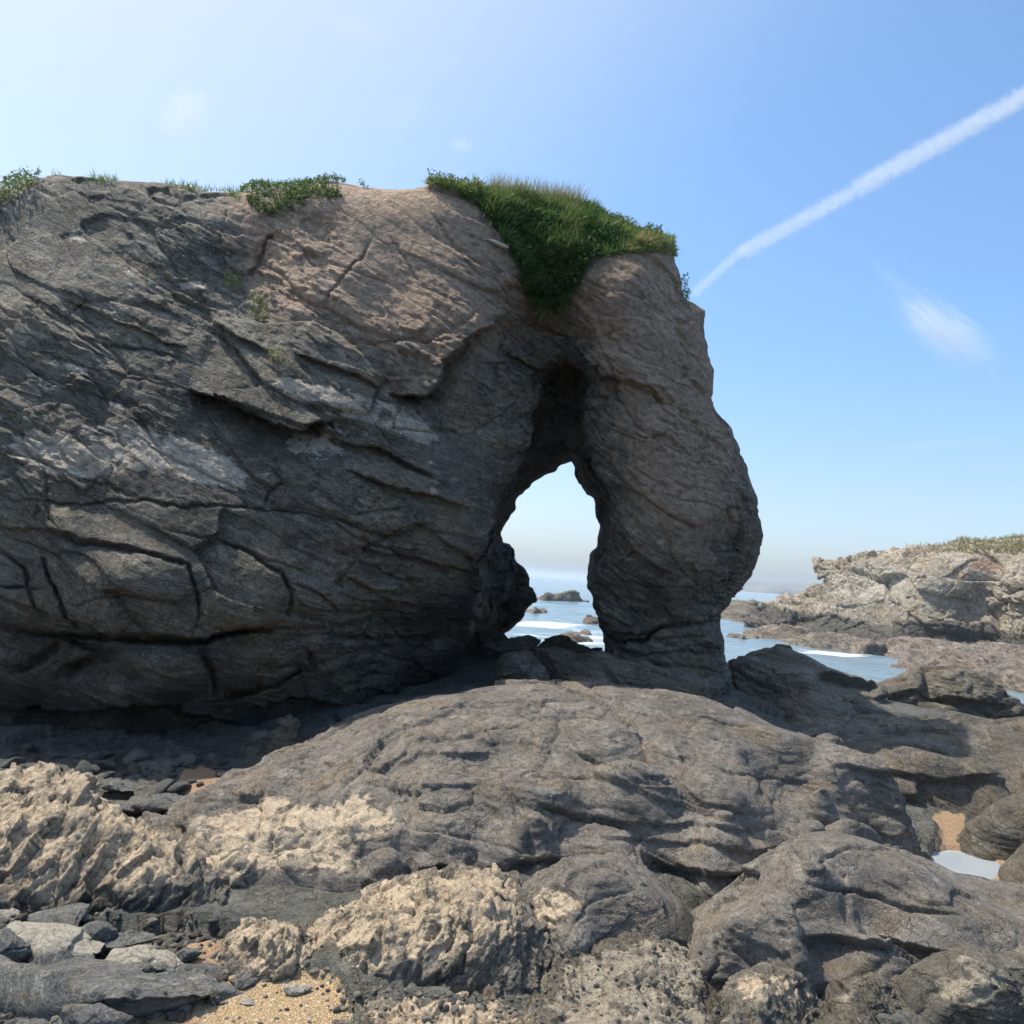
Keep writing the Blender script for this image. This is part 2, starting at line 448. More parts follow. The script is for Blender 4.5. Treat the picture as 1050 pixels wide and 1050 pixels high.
    nq = s.noise(v, 1.7 / k, 4, .7)
    qm = s.math('ADD', s.attr('wet'), s.math('MULTIPLY', s.math('SUBTRACT', nq, .5), 1.2))  # wet tide zone, and on the arch also painted shade
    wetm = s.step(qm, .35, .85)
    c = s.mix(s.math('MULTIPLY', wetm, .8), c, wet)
    # little pale barnacle and quartz specks
    vo = s.voro(v, 26 / k); spk = s.math('MULTIPLY', s.math('LESS_THAN', vo.outputs['Distance'], .16), s.math('GREATER_THAN', s.noise(v, 2.3 / k, 4), .57))
    c = s.mix(s.math('MULTIPLY', spk, speck), c, (.42, .40, .36))
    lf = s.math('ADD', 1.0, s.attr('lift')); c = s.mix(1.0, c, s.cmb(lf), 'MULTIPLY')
    b = s.n('ShaderNodeBsdfPrincipled'); s.put(b.inputs['Base Color'], c)
    rg = s.math('SUBTRACT', .88, s.math('MULTIPLY', wetm, .42)); s.put(b.inputs['Roughness'], rg)
    b.inputs['Specular IOR Level'].default_value = .35
    h = s.math('MULTIPLY', n2, 1.2)
    h = s.math('ADD', h, s.math('MULTIPLY', s.noise(v, 6 / k, 7, .68, .3), .9))
    h = s.math('ADD', h, s.math('MULTIPLY', s.noise(st, 9 / k, 5, .7, .5), .5))
    h = s.math('ADD', h, s.math('MULTIPLY', np_, s.math('MULTIPLY', pmask, .5)))
    h = s.math('ADD', h, s.math('MULTIPLY', nh2, .8)); h = s.math('ADD', h, s.math('MULTIPLY', fis, .55))
    bn = s.bump(h, .9 * bump, .055 * k)
    bn = s.bump(s.noise(v, 34 / k, 6, .72), .55 * bump, .016 * k, bn)
    s.put(b.inputs['Normal'], bn)
    s.t.links.new(b.outputs[0], s.out.inputs[0])
    return s.m

M_CLIFF = rock_mat('cliff_rock', (.112, .100, .080), (.208, .178, .134), (.33, .285, .22), pale=(.68, .57, .44), warm=(.34, .235, .16), vein_amt=.9, palenoise=3.6)
M_DARK = rock_mat('dark_purple_rock', (.125, .108, .089), (.19, .166, .139), (.265, .233, .195), pale=(.58, .46, .32), frame=WHALE_FRAME, k=.6, bump=.6, palenoise=4.5)
M_TAN = rock_mat('pale_tan_rock', (.13, .12, .10), (.24, .21, .17), (.36, .31, .24), pale=(.68, .53, .36), frame=FLAKE, k=.4, bump=1.0, palenoise=3.6)
M_BROWN = rock_mat('brown_rock', (.11, .095, .073), (.18, .156, .12), (.27, .235, .178), pale=(.45, .38, .28), frame=WHALE_FRAME, k=.6)
M_STONE = rock_mat('loose_stone', (.115, .115, .108), (.20, .195, .18), (.32, .305, .27), pale=(.55, .49, .39), k=.22, bump=1.2, speck=.8)
M_HEAD = rock_mat('headland_rock', (.36, .305, .235), (.55, .47, .365), (.68, .60, .48), pale=(.72, .64, .52), warm=(.45, .28, .2), wet=(.06, .06, .058), k=2.2, bump=1.4)
M_SHORE = rock_mat('shore_rock', (.18, .15, .12), (.32, .27, .225), (.44, .375, .315), pale=(.5, .43, .37), wet=(.07, .06, .055), k=2.0, bump=1.3)

# ------------------------------------------------------------------ light and sky
SUN_AZ, SUN_EL = math.radians(64), math.radians(59)     # to the left of the view, high
sd = Vector((-math.sin(SUN_AZ) * math.cos(SUN_EL), math.cos(SUN_AZ) * math.cos(SUN_EL), math.sin(SUN_EL)))
sun = bpy.data.lights.new('sun', 'SUN'); sun.energy = 2.75; sun.angle = math.radians(.6); sun.color = (1, .95, .86)
so = bpy.data.objects.new('sun', sun); COL.objects.link(so); so.rotation_euler = sd.to_track_quat('Z', 'Y').to_euler(); so.location = (-20, 10, 40)
w = bpy.data.worlds.new('World'); scene.world = w; w.use_nodes = True; wt = w.node_tree; wt.nodes.clear()
sky = wt.nodes.new('ShaderNodeTexSky'); sky.sky_type = 'NISHITA'; sky.sun_disc = False
sky.sun_elevation = SUN_EL; sky.sun_rotation = -SUN_AZ
sky.altitude = 0; sky.air_density = 1.0; sky.dust_density = 2.0; sky.ozone_density = 1.6
bg = wt.nodes.new('ShaderNodeBackground'); bg.inputs[1].default_value = .15
wo = wt.nodes.new('ShaderNodeOutputWorld'); 
tc = wt.nodes.new('ShaderNodeTexCoord'); sx_ = wt.nodes.new('ShaderNodeSeparateXYZ'); wt.links.new(tc.outputs['Generated'], sx_.inputs[0])
rp = wt.nodes.new('ShaderNodeValToRGB'); wt.links.new(sx_.outputs['Z'], rp.inputs[0])      # the maritime sky is bluer low down than the clean-air model
for pos_, col_ in ((.0, (.66, .73, .88, 1)), (.12, (.60, .655, .735, 1)), (.3, (.54, .69, .80, 1)), (.6, (.56, .71, .79, 1)), (1., (.85, .90, .94, 1))):
    e_ = rp.color_ramp.elements[0] if pos_ == 0 else (rp.color_ramp.elements[len(rp.color_ramp.elements) - 1] if pos_ == 1. else rp.color_ramp.elements.new(pos_))
    e_.position = pos_; e_.color = col_
mu = wt.nodes.new('ShaderNodeMix'); mu.data_type = 'RGBA'; mu.blend_type = 'MULTIPLY'; mu.inputs[0].default_value = 1
wt.links.new(sky.outputs[0], mu.inputs[6]); wt.links.new(rp.outputs[0], mu.inputs[7]); 
dt = wt.nodes.new('ShaderNodeVectorMath'); dt.operation = 'DOT_PRODUCT'; wt.links.new(tc.outputs['Generated'], dt.inputs[0]); dt.inputs[1].default_value = tuple(sd)
mr = wt.nodes.new('ShaderNodeMapRange'); mr.interpolation_type = 'SMOOTHSTEP'; wt.links.new(dt.outputs['Value'], mr.inputs[0])      # white aureole of sea air round the sun
for i_, v_ in ((1, .48), (2, .97), (3, 0.), (4, .85)): mr.inputs[i_].default_value = v_
m2 = wt.nodes.new('ShaderNodeMix'); m2.data_type = 'RGBA'; wt.links.new(mr.outputs[0], m2.inputs[0]); wt.links.new(mu.outputs[2], m2.inputs[6]); m2.inputs[7].default_value = (2.55, 2.65, 2.7, 1)
wt.links.new(m2.outputs[2], bg.inputs[0]); wt.links.new(bg.outputs[0], wo.inputs[0])
scene.view_settings.view_transform = 'Standard'; scene.view_settings.look = 'None'; scene.view_settings.exposure = 1.05; scene.view_settings.gamma = 1
scene.cycles.use_denoising = True; scene.cycles.use_adaptive_sampling = True; scene.cycles.adaptive_threshold = .02; scene.cycles.adaptive_min_samples = 20; scene.cycles.max_bounces = 6; scene.cycles.volume_bounces = 1; scene.cycles.diffuse_bounces = 3

# ------------------------------------------------------------------ lines of the cliff, traced
RM = blank()
for pts, wd, dp in [
    ([(0,516),(95,520),(152,516),(213,520),(267,521),(328,531),(400,546)], 2.2, .07),
    ([(23,466),(76,489),(126,508),(152,516)], 2.5, .06), ([(130,447),(183,474),(229,493),(267,510)], 1.8, .05),
    ([(267,523),(274,504),(288,497),(282,481)], 2, .06), ([(50,481),(53,512),(57,538),(65,546)], 2, .06),
    ([(0,291),(57,321),(76,333),(114,352),(160,363),(213,379)], 2, .06), ([(76,329),(82,314),(91,306),(84,295)], 2.2, .05),
    ([(23,352),(61,367),(99,382),(152,394),(190,401)], 1.6, .04), ([(328,318),(354,287),(373,264),(381,245)], 2, .06),
    ([(255,290),(268,262),(275,245),(287,241)], 4, .12), ([(270,290),(300,305),(330,322),(345,335)], 2, .05),
    ([(350,531),(414,523)], 2, .05), ([(50,553),(95,561),(152,572),(190,582),(198,599),(202,626),(198,652)], 3, .12),
    ([(46,565),(57,599),(69,626),(80,652)], 3.5, .14), ([(0,650),(80,657),(152,660),(213,656),(267,650),(293,647)], 4, .35),
    ([(60,655),(85,668),(110,676),(60,690)], 7, .28), ([(293,647),(299,607),(290,588),(259,569),(213,553)], 3, .12),
    ([(206,664),(217,687),(221,713)], 4, .18), ([(221,712),(267,706),(305,690),(328,680)], 4, .25),
    ([(69,618),(126,614),(164,618),(194,618)], 2, .05), ([(0,599),(50,603)], 2.5, .1), ([(316,668),(320,690)], 4, .15),
    ([(328,652),(400,652),(440,660)], 3, .15), ([(171,542),(229,557),(274,573),(320,590)], 1.6, .05),
    ([(343,607),(381,557),(420,540)], 2, .06), ([(602,640),(629,658),(663,658),(674,646),(705,640),(735,637),(754,629)], 3.2, .28),
    ([(621,668),(660,672),(700,668),(742,676)], 2.2, .10), ([(640,684),(690,682),(748,690)], 2.2, .10), ([(660,660),(700,655),(740,655)], 1.8, .08),
    ([(510,369),(517,352),(524,330)], 2, .08), ([(430,395),(410,420),(402,440),(440,446),(480,440)], 2, .06),
    ([(350,349),(395,352),(440,352),(480,345)], 1.5, .04), ([(440,210),(470,260),(500,290)], 2, .05), ([(395,235),(430,290),(480,310)], 1.6, .04),
    ([(667,522),(697,583),(739,621)], 2.5, .05), ([(625,585),(650,560),(640,540)], 2, .05), ([(690,510),(720,516),(760,540)], 1.8, .05),
    ([(540,400),(515,430),(470,450)], 2, .06), ([(500,385),(540,400),(560,420)], 2, .06),
    ([(620,430),(660,450),(700,440),(745,455)], 1.8, .05), ([(100,200),(140,225),(190,240),(240,262)], 1.5, .03),
    ([(236,196),(228,230),(222,270)], 1.6, .03), ([(330,560),(390,585),(440,600)], 2, .07), ([(300,600),(350,625),(420,632)], 2, .08),
    ([(0,560),(30,585),(44,630)], 3, .12), ([(10,690),(40,678),(60,660)], 5, .2)]:
    crack(RM, pts, wd, dp)
for pts, am, L in [
    ([(190,398),(236,412),(274,432),(305,440),(338,432),(344,424)], .50, 18),
    ([(397,402),(440,407),(453,390),(457,368),(479,347),(508,330),(514,312)], .48, 24),
    ([(8,725),(91,725),(190,728),(244,730)], .45, 18), ([(300,365),(360,385),(396,400)], .12, 20),
    ([(330,445),(380,456),(420,475),(450,490)], .16, 18), ([(220,335),(240,352),(285,362)], .14, 14),
    ([(0,655),(110,652),(215,652),(295,645)], .22, 14), ([(360,560),(430,572),(500,590)], .15, 18),
    ([(590,352),(615,384),(640,388)], .18, 14), ([(640,388),(668,395),(690,418)], .12, 16),
    ([(60,300),(130,330),(200,365)], .08, 22), ([(350,480),(420,505),(490,520)], .12, 16),
    ([(604,600),(610,628),(628,648),(668,650)], .12, 10), ([(520,362),(560,380),(575,400)], .15, 14),
    ([(247,722),(300,716),(372,728)], .2, 14), ([(0,540),(60,549),(150,566)], .08, 14)]:
    ledge(RM, pts, am, L)

yy_, xx_ = np.mgrid[0:MH, 0:MW].astype(f32); xx_ += MX0 + _wx; yy_ += MY0 + _wy
for cx, cy, rx, ry, rt, am in [(122,606,74,44,6,.16),(248,606,46,44,10,.14),(150,694,66,28,-3,.16),(264,686,44,20,-8,.13),(30,626,42,24,12,.14),(22,690,38,26,20,.14),(70,540,60,14,8,.06),(330,620,34,24,14,.1),(350,672,40,22,-6,.1),(440,415,46,26,-50,.12),(380,420,54,22,18,.10),(690,560,60,70,0,.06),(470,500,40,30,40,.1),(612,372,20,14,0,.1)]:
    c_, s_ = math.cos(math.radians(rt)), math.sin(math.radians(rt)); X_ = ((xx_ - cx) * c_ + (yy_ - cy) * s_) / rx; Y_ = (-(xx_ - cx) * s_ + (yy_ - cy) * c_) / ry
    RM -= am * np.exp(-(X_ ** 4 + Y_ ** 4))
# ------------------------------------------------------------------ the arch
TOPLINE = [(-620,215),(-300,205),(-120,200),(-20,196),(6,192),(30,182),(60,180),(100,184),(140,187),(172,188),(190,190),(200,194),(215,197),(240,198),(262,193),(300,191),(340,187),(372,194),(400,195),(435,195),(446,189),(480,196),(520,204),(560,208),(600,215),(625,226),(650,236),(675,241),(688,244),(692,266),(698,290),(702,306),(712,311),(723,318),(722,334),(724,350),(727,365),(731,385),(730,400),(733,420),(741,430),(750,441),(757,455),(763,471),(769,495),(775,512),(779,527),(782,549),(779,570),(770,592),(760,606),(750,617),(742,628),(738,641),(742,655),(743,672),(750,690),(760,715),(775,760),(775,800)]
OUTLINE = TOPLINE + [(400,830),(100,860),(-620,900)]
HOLE_BACK = [(588,473),(591,486),(598,501),(610,515),(616,535),(612,556),(605,575),(602,592),(606,606),(609,622),(613,640),(619,652),(622,662),(620,700),(620,830),(470,830),(490,700),(497,672),(510,655),(525,640),(538,630),(550,617),(547,608),(541,600),(538,586),(530,575),(528,562),(516,556),(513,545),(521,530),(530,516),(536,503),(546,497),(560,485),(573,476)]
HOLE_FRONT = [(580,372),(596,378),(604,395),(601,425),(597,455),(612,480),(625,505),(628,535),(622,560),(614,578),(609,595),(612,610),(616,640),(622,655),(626,668),(628,830),(440,830),(452,720),(462,690),(480,650),(492,615),(488,585),(492,560),(505,535),(512,505),(530,480),(545,455),(548,425),(555,395),(566,378)]
ctrl = [(-600,300,8.6),(-600,750,7.0),(-300,300,8.7),(-300,600,7.2),(-300,760,7.4),(-120,250,9.2),(-120,500,7.8),(-120,760,7.9),
 (0,185,9.5),(0,300,8.7),(0,450,8.0),(0,560,7.75),(0,640,7.7),(0,700,8.0),(0,770,8.3),(60,185,9.6),(80,300,8.8),(80,420,8.2),(80,520,7.85),
 (120,600,7.55),(60,610,7.75),(170,625,7.6),(120,690,7.75),(170,700,7.7),(120,750,8.3),(240,600,7.8),(250,620,7.75),(270,690,8.1),(230,740,8.5),(200,190,9.8),(200,260,9.3),(200,350,8.7),(200,420,8.35),(200,500,8.0),
 (260,230,9.6),(256,280,9.5),(300,200,9.7),(300,300,9.1),(320,400,8.55),(280,470,8.3),(320,500,8.2),(330,570,8.1),(350,630,8.3),(350,690,8.8),(330,760,9.0),
 (400,200,9.7),(400,300,9.2),(430,370,8.9),(420,430,8.9),(420,500,8.6),(420,560,8.6),(420,620,9.0),(430,690,9.8),(430,760,10.2),
 (500,205,9.9),(480,280,9.4),(490,330,9.2),(520,330,9.9),(500,400,9.4),(500,450,9.3),(480,520,9.0),(490,570,9.1),(500,620,9.6),(480,680,10.2),
 (560,215,10.3),(550,270,10.0),(560,310,10.3),(545,345,10.5),(580,350,10.5),(560,400,10.4),(600,300,10.0),(640,235,10.1),(640,300,9.7),(690,255,10.3),(690,310,10.1),
 (620,360,9.9),(640,400,9.8),(620,440,9.95),(680,380,9.8),(720,340,10.3),(660,470,9.6),(640,530,9.75),(700,440,9.6),(740,450,10.0),(700,530,9.45),(760,520,9.9),(780,560,10.3),
 (650,590,9.8),(700,590,9.6),(640,630,10.1),(700,635,9.9),(745,600,10.2),(640,670,9.95),(700,670,9.85),(740,670,10.1),(700,720,9.8),(760,720,10.2),(640,760,9.8),(560,760,10)]
cr_ = RBF([(a, b) for a, b, _ in ctrl], [c for _, _, c in ctrl], 26)

def build_arch():
    sx, sy, sz = 3.0, 3.0, .065
    gx = np.concatenate([np.arange(-640, -40, 8.0), np.arange(-40, 800, sx)]).astype(f32)
    gy = np.arange(160, 880, sy).astype(f32)
    gz = np.arange(6.2, 15.6, sz).astype(f32)
    PX, PY = np.meshgrid(gx, gy, indexing='ij')
    q = np.stack([PX.ravel(), PY.ravel(), np.zeros(PX.size, f32)], -1)
    Yf = cr_(PX, PY)
    mpp = Yf / FPX
    jit = (fbm(q / 22, 4, 71) * 5).reshape(PX.shape)
    jag = (fbm(q / 9, 3, 75) * 5 + ridged(q / 16, 3, 77) * 3).reshape(PX.shape)
    out = poly_sd(PX, PY, OUTLINE) + jit * .45 + jag * .28 * sstep(560, 680, PX)
    hb = poly_sd(PX, PY, HOLE_BACK) + jag * .75; hf = poly_sd(PX, PY, HOLE_FRONT) + jag * .9
    # round the face over towards its edges
    side = sstep(480, 640, PX)
    R = .35 + .75 * side
    e = np.clip(-out * mpp, 0, R); Yf2 = Yf + (R - np.sqrt(np.maximum(R * R - (R - e) ** 2, 0))) * .9
    Rh = .4; e = np.clip(hf * mpp, 0, Rh); Yf2 = Yf2 + (Rh - np.sqrt(np.maximum(Rh * Rh - (Rh - e) ** 2, 0))) * .9
    Yb = np.minimum(Yf + 5.2 - 1.6 * side, 15.2)
    F = np.empty((len(gx), len(gy), len(gz)), f32)
    om = out * mpp; hbm = hb * mpp; hfm = hf * mpp
    for k, Y in enumerate(gz):
        t = Y - Yf2
        f = np.maximum(-t, Y - Yb)
        f = np.maximum(f, om + .28 * np.maximum(t - .35, 0))
        u = sstep(1.0, 3.0, Y - Yf)
        u2 = np.maximum(Y - Yf - 3.3, 0) * .12       # widens again behind
        h = (1 - u) * hfm + u * hbm - u2
        F[:, :, k] = np.maximum(f, -h)
    for a in (0, -1):
        F[a] = 1; F[:, a] = 1; F[:, :, a] = 1
    pos, Q = surface_nets(F); del F
    fx = np.interp(pos[:, 0], np.arange(len(gx)), gx); fy = np.interp(pos[:, 1], np.arange(len(gy)), gy); fz = np.interp(pos[:, 2], np.arange(len(gz)), gz)
    V = unproj(fx, fy, fz)
    # px,py,Y has the same handedness as x,-z,y : faces already face outward or not, fixed below
    me = new_mesh('sea_arch', V, Q)
    log('arch net', len(V))
    me = subdivided(me, 1)
    V = get_co(me); N = get_no(me)
    c = V - V.mean(0)
    if (N * c).sum() < 0:
        me.flip_normals(); N = -N
    px, py = proj(V)
    front = np.clip(-(N * ((V - EYE) / np.linalg.norm(V - EYE, axis=1, keepdims=True))).sum(1), 0, 1)
    Yv = V[:, 1]; near = np.exp(-np.clip(Yv - cr_(px, py) - .3, 0, 9) / .5)
    vis = (px > -60) & (near > .02)
    D = np.zeros(len(V), f32)
    rel = rock_relief(V, CLIFF_FRAME, k=1.0, seed=40)
    soft = 1 - .30 * np.clip(blob(px, py, 690, 330, 60, 90) + blob(px, py, 690, 560, 70, 90) * .9, 0, 1)      # the pillar is smoother
    soft = soft * (1 - .35 * sstep(330, 230, py))
    edge = sstep(.05, .45, np.abs(front)) ; edge = .35 + .65 * edge
    V2 = V + N * (rel * soft * edge)[:, None]
    dirv = (V - EYE) / np.linalg.norm(V - EYE, axis=1, keepdims=True)
    V2 = V2 + dirv * (lookup(RM, px, py) * near * sstep(.05, .35, front))[:, None]
    set_co(me, V2)
    # stone colours, plus shade painted into the wet mask
    z = V[:, 2]
    pale = np.zeros(len(V)) - .35
    for cx, cy, rx, ry, rt, a in [(60,470,75,26,14,.75),(190,470,110,30,18,.75),(330,455,60,22,12,.6),(80,240,46,20,22,.42),(130,275,26,8,15,.4),(195,290,34,8,8,.55),(310,235,26,10,-20,.3),(300,400,50,14,16,.5),(395,370,60,28,10,.4),(380,420,60,26,15,.5),(440,490,40,30,30,.4),(430,440,30,14,20,.4),(545,420,14,30,20,.4),(680,420,20,8,10,.3),(60,375,20,4,22,.6),(80,378,16,4,22,.7),(120,415,14,5,15,.6)]:
        pale = pale + a * 1.75 * blob(px, py, cx, cy, rx, ry, rt)
    warm = 1.15 * sstep(390, 230, py) * sstep(170, 320, px) - .02 + .45 * blob(px, py, 430, 330, 120, 90) + 1.0 * blob(px, py, 680, 310, 70, 90) + .75 * blob(px, py, 700, 470, 90, 160) + .35 * blob(px, py, 250, 480, 120, 40) + .3 * blob(px, py, 470, 420, 90, 60) + .3*blob(px,py,120,215,110,40)
    green = -.35 + .6 * blob(px, py, 470, 470, 60, 60) + .5 * blob(px, py, 620, 450, 60, 90) + .4 * blob(px, py, 300, 580, 150, 40) + .6 * blob(px, py, 260, 745, 90, 30) + .4 * blob(px, py, 560, 300, 40, 50)
    wet = 1.0 * sstep(1.25, .35, z + .25 * vnoise(V * 1.3, 3)) * sstep(700, 560, px) - .25 + .95 * blob(px, py, 450, 640, 90, 75) + .7 * blob(px, py, 515, 570, 40, 80) + .8 * blob(px, py, 585, 420, 30, 60)  # wet tide zone at the foot; the blobs paint shade on arch wall and cleft
    nzl = fbm(V * .8, 4, 61)
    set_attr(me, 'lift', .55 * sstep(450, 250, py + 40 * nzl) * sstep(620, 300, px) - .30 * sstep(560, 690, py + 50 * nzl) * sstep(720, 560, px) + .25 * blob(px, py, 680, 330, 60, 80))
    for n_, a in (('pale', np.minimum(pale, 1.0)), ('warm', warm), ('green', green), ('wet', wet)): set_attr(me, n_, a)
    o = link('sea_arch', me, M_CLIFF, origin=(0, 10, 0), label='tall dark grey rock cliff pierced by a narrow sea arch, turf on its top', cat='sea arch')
    log('arch', len(V))
    return o
arch = build_arch()
# ------------------------------------------------------------------ foreground relief lines
for pts, wd, dp in [
    ([(341,820),(359,803),(389,781),(423,756),(474,754),(509,741)], 2.6, .05), ([(371,781),(389,779),(410,769)], 2.5, .05),
    ([(521,796),(556,790),(586,796),(629,801)], 2.4, .045), ([(549,824),(586,835),(611,839),(646,846)], 3.2, .07),
    ([(400,755),(469,755),(514,745),(552,747)], 2, .035), ([(583,770),(613,785),(644,801),(690,810)], 2.5, .045),
    ([(644,797),(686,799),(731,831)], 2.5, .05), ([(724,757),(762,766)], 2.5, .04), ([(643,793),(686,806),(720,827),(763,834)], 3, .06),
    ([(700,735),(760,745),(800,760)], 2, .03), ([(440,728),(470,722),(520,724)], 2, .03), ([(360,812),(350,830),(335,845)], 3, .05),
    ([(264,815),(275,840),(262,870)], 3, .05), ([(300,820),(285,850),(276,885)], 3, .05), ([(660,765),(720,790),(800,800),(850,808)], 2, .03),
    ([(190,945),(215,935),(230,922)], 3, .07), ([(805,864),(840,885),(870,872),(925,878)], 2.5, .04), ([(720,1010),(740,990),(735,960)], 2.5, .04),
    ([(830,905),(880,912),(930,935),(985,940)], 3, .05), ([(615,692),(608,700),(604,706)], 2, .04)]:
    crack(RM, pts, wd, dp)
for pts, am, L in [
    ([(521,796),(586,796),(650,803),(720,825)], .025, 16), ([(549,824),(611,839),(680,845),(780,848)], .035, 14),
    ([(517,885),(556,880),(640,878)], .06, 12), ([(590,850),(680,862),(780,872),(830,870)], .03, 14),
    ([(371,781),(440,765),(520,770)], .035, 16), ([(660,874),(690,888),(745,898),(780,890)], .09, 14),
    ([(430,892),(450,888),(480,892)], .12, 10), ([(380,800),(430,812),(500,806)], .03, 18),
    ([(840,775),(900,790),(960,800),(1030,795)], .06, 18), ([(880,715),(940,712),(1050,722)], .12, 12), ([(835,690),(870,697),(905,702)], .2, 10),
    ([(600,925),(640,920),(675,935)], .05, 14), ([(810,962),(870,958),(940,972),(1010,985)], .08, 18), ([(430,985),(490,985),(545,990)], .10, 14)]:
    ledge(RM, pts, am, L)

# ------------------------------------------------------------------ boulders: a height field through traced points, closed below
def Z(px, py, z): return at_z(px, py, z)
def W(x, y, z): return np.array([x, y, z], float)
def hf_rock(name, contact, top, mat, label, cat, res=.03, k=.6, frame=WHALE_FRAME, seed=0, rough=1.0, plate=.8, strat=1.0, amp=1.0, levels=1, drop=.35, pales=(), warms=(), greens=(), wet=0, base=-.3, kind=None, group=None, c=.22, jag=0, chip=0, lam=None, sink=2.4, chip_on_pale=False, lines=True):
    C = np.array([Z(*p) if not isinstance(p, np.ndarray) else p for p in contact])
    T = np.array([unproj(*p[:3]) if len(p) == 3 else Z(*p[:3]) for p in top])     # (px,py,Y) or (px,py,z,'z')
    cen = np.r_[C, T][:, :2].mean(0)
    out = C.copy(); dv = C[:, :2] - cen; dv /= np.linalg.norm(dv, axis=1, keepdims=True)
    out[:, :2] += dv * drop; out[:, 2] -= drop * sink
    A = np.r_[C, T, out]
    f0 = RBF(A[:, :2], A[:, 2], c, .04 * c if lam is None else lam)
    def f(X, Y):
        h = f0(X, Y); wsum = 0; hs = 0
        for a, b_, z_ in A:
            d_ = 1 / (((X - f32(a)) ** 2 + (Y - f32(b_)) ** 2 + f32((.25 * c) ** 2)) ** 2)
            wsum = wsum + d_; hs = hs + d_ * f32(z_)
        u = hs / wsum; lim = .55 * c
        return u + lim * np.tanh((h - u) / lim)
    lo = out.min(0); hi = A.max(0)
    z0 = C[:, 2].min() - .25 - res
    gx = np.arange(lo[0] - .1, hi[0] + .1, res).astype(f32); gy = np.arange(lo[1] - .1, max(hi[1], out[:, 1].max()) + .1, res).astype(f32)
    gz = np.arange(z0 - 2 * res, hi[2] + .25 + .1 * k, res).astype(f32)
    X, Y = np.meshgrid(gx, gy, indexing='ij')
    H = f(X, Y)
    q = np.stack([X.ravel(), Y.ravel(), np.zeros(X.size, f32)], -1)
    H = H - 3.0 * np.maximum(poly_sd(X, Y, out[:, :2]) + .3 * drop, 0)      # nothing beyond its own footprint
    if jag: H = H + jag * (fbm(q * 2.2 / k, 4, seed + 90) * .6 + ridged(q * 4.0 / k, 3, seed + 95) * .3).reshape(X.shape)
    gxx, gyy = np.gradient(H, res); G = np.sqrt(1 + np.minimum(gxx ** 2 + gyy ** 2, 25))
    F = (gz[None, None, :] - H[:, :, None]) / G[:, :, None]
    F = np.maximum(F, (z0 - gz)[None, None, :])
    F = np.maximum(F, (np.abs(X - (gx[0] + gx[-1]) / 2) - (gx[-1] - gx[0]) / 2 + 2 * res)[:, :, None])
    F = np.maximum(F, (np.abs(Y - (gy[0] + gy[-1]) / 2) - (gy[-1] - gy[0]) / 2 + 2 * res)[:, :, None])
    F[:, :, -1] = 1
    pos, Q = surface_nets(F.astype(f32))
    V = np.stack([np.interp(pos[:, 0], np.arange(len(gx)), gx), np.interp(pos[:, 1], np.arange(len(gy)), gy), np.interp(pos[:, 2], np.arange(len(gz)), gz)], -1)
    V, Q = largest(V, Q)
    me = new_mesh(name, V, Q)
    if levels: me = subdivided(me, levels)
    V = get_co(me); N = get_no(me)
    if (N * (V - V.mean(0))).sum() < 0:
        me.flip_normals(); N = -N
    px, py = proj(V)
    def acc(b0, lst):
        a = np.full(len(V), b0, f32)
        for cx, cy, rx, ry, rt, v in lst: a += v * blob(px, py, cx, cy, rx, ry, rt)
        return a
    dd = rock_relief(V, frame, k=k, rough=rough, plate=plate, strat=strat, chip=0 if chip_on_pale else chip, seed=seed + 100)
    if chip_on_pale: dd = dd + sstep(.0, .5, acc(-.5, pales) + .4 * fbm(V * 4, 3, seed)) * (rock_relief(V, frame, k=k, rough=0, plate=0, strat=0, chip=chip, seed=seed + 100) - .02 * k)
    V2 = V + N * (amp * (dd if chip > 0 else blur(me, dd, 1)))[:, None]
    dr = (V - EYE) / np.linalg.norm(V - EYE, axis=1, keepdims=True)
    facing = -(dr * N).sum(1)
    dr = dr * .35 - N * .65
    V2 = V2 + dr * (lookup(RM, px, py) * (facing > 0) * lines)[:, None]
    set_co(me, V2)
    set_attr(me, 'pale', np.minimum(acc(-.5, pales), .72)); set_attr(me, 'warm', acc(-.4, warms)); set_attr(me, 'green', acc(-.4, greens))
    set_attr(me, 'wet', -.3 + wet * sstep(.35, .0, V[:, 2] - C[:, 2].min()))
    b = C.mean(0); b[2] = C[:, 2].min()
    o = link(name, me, mat, origin=b, label=label, cat=cat, kind=kind, group=group)
    log(name, len(V))
    return o

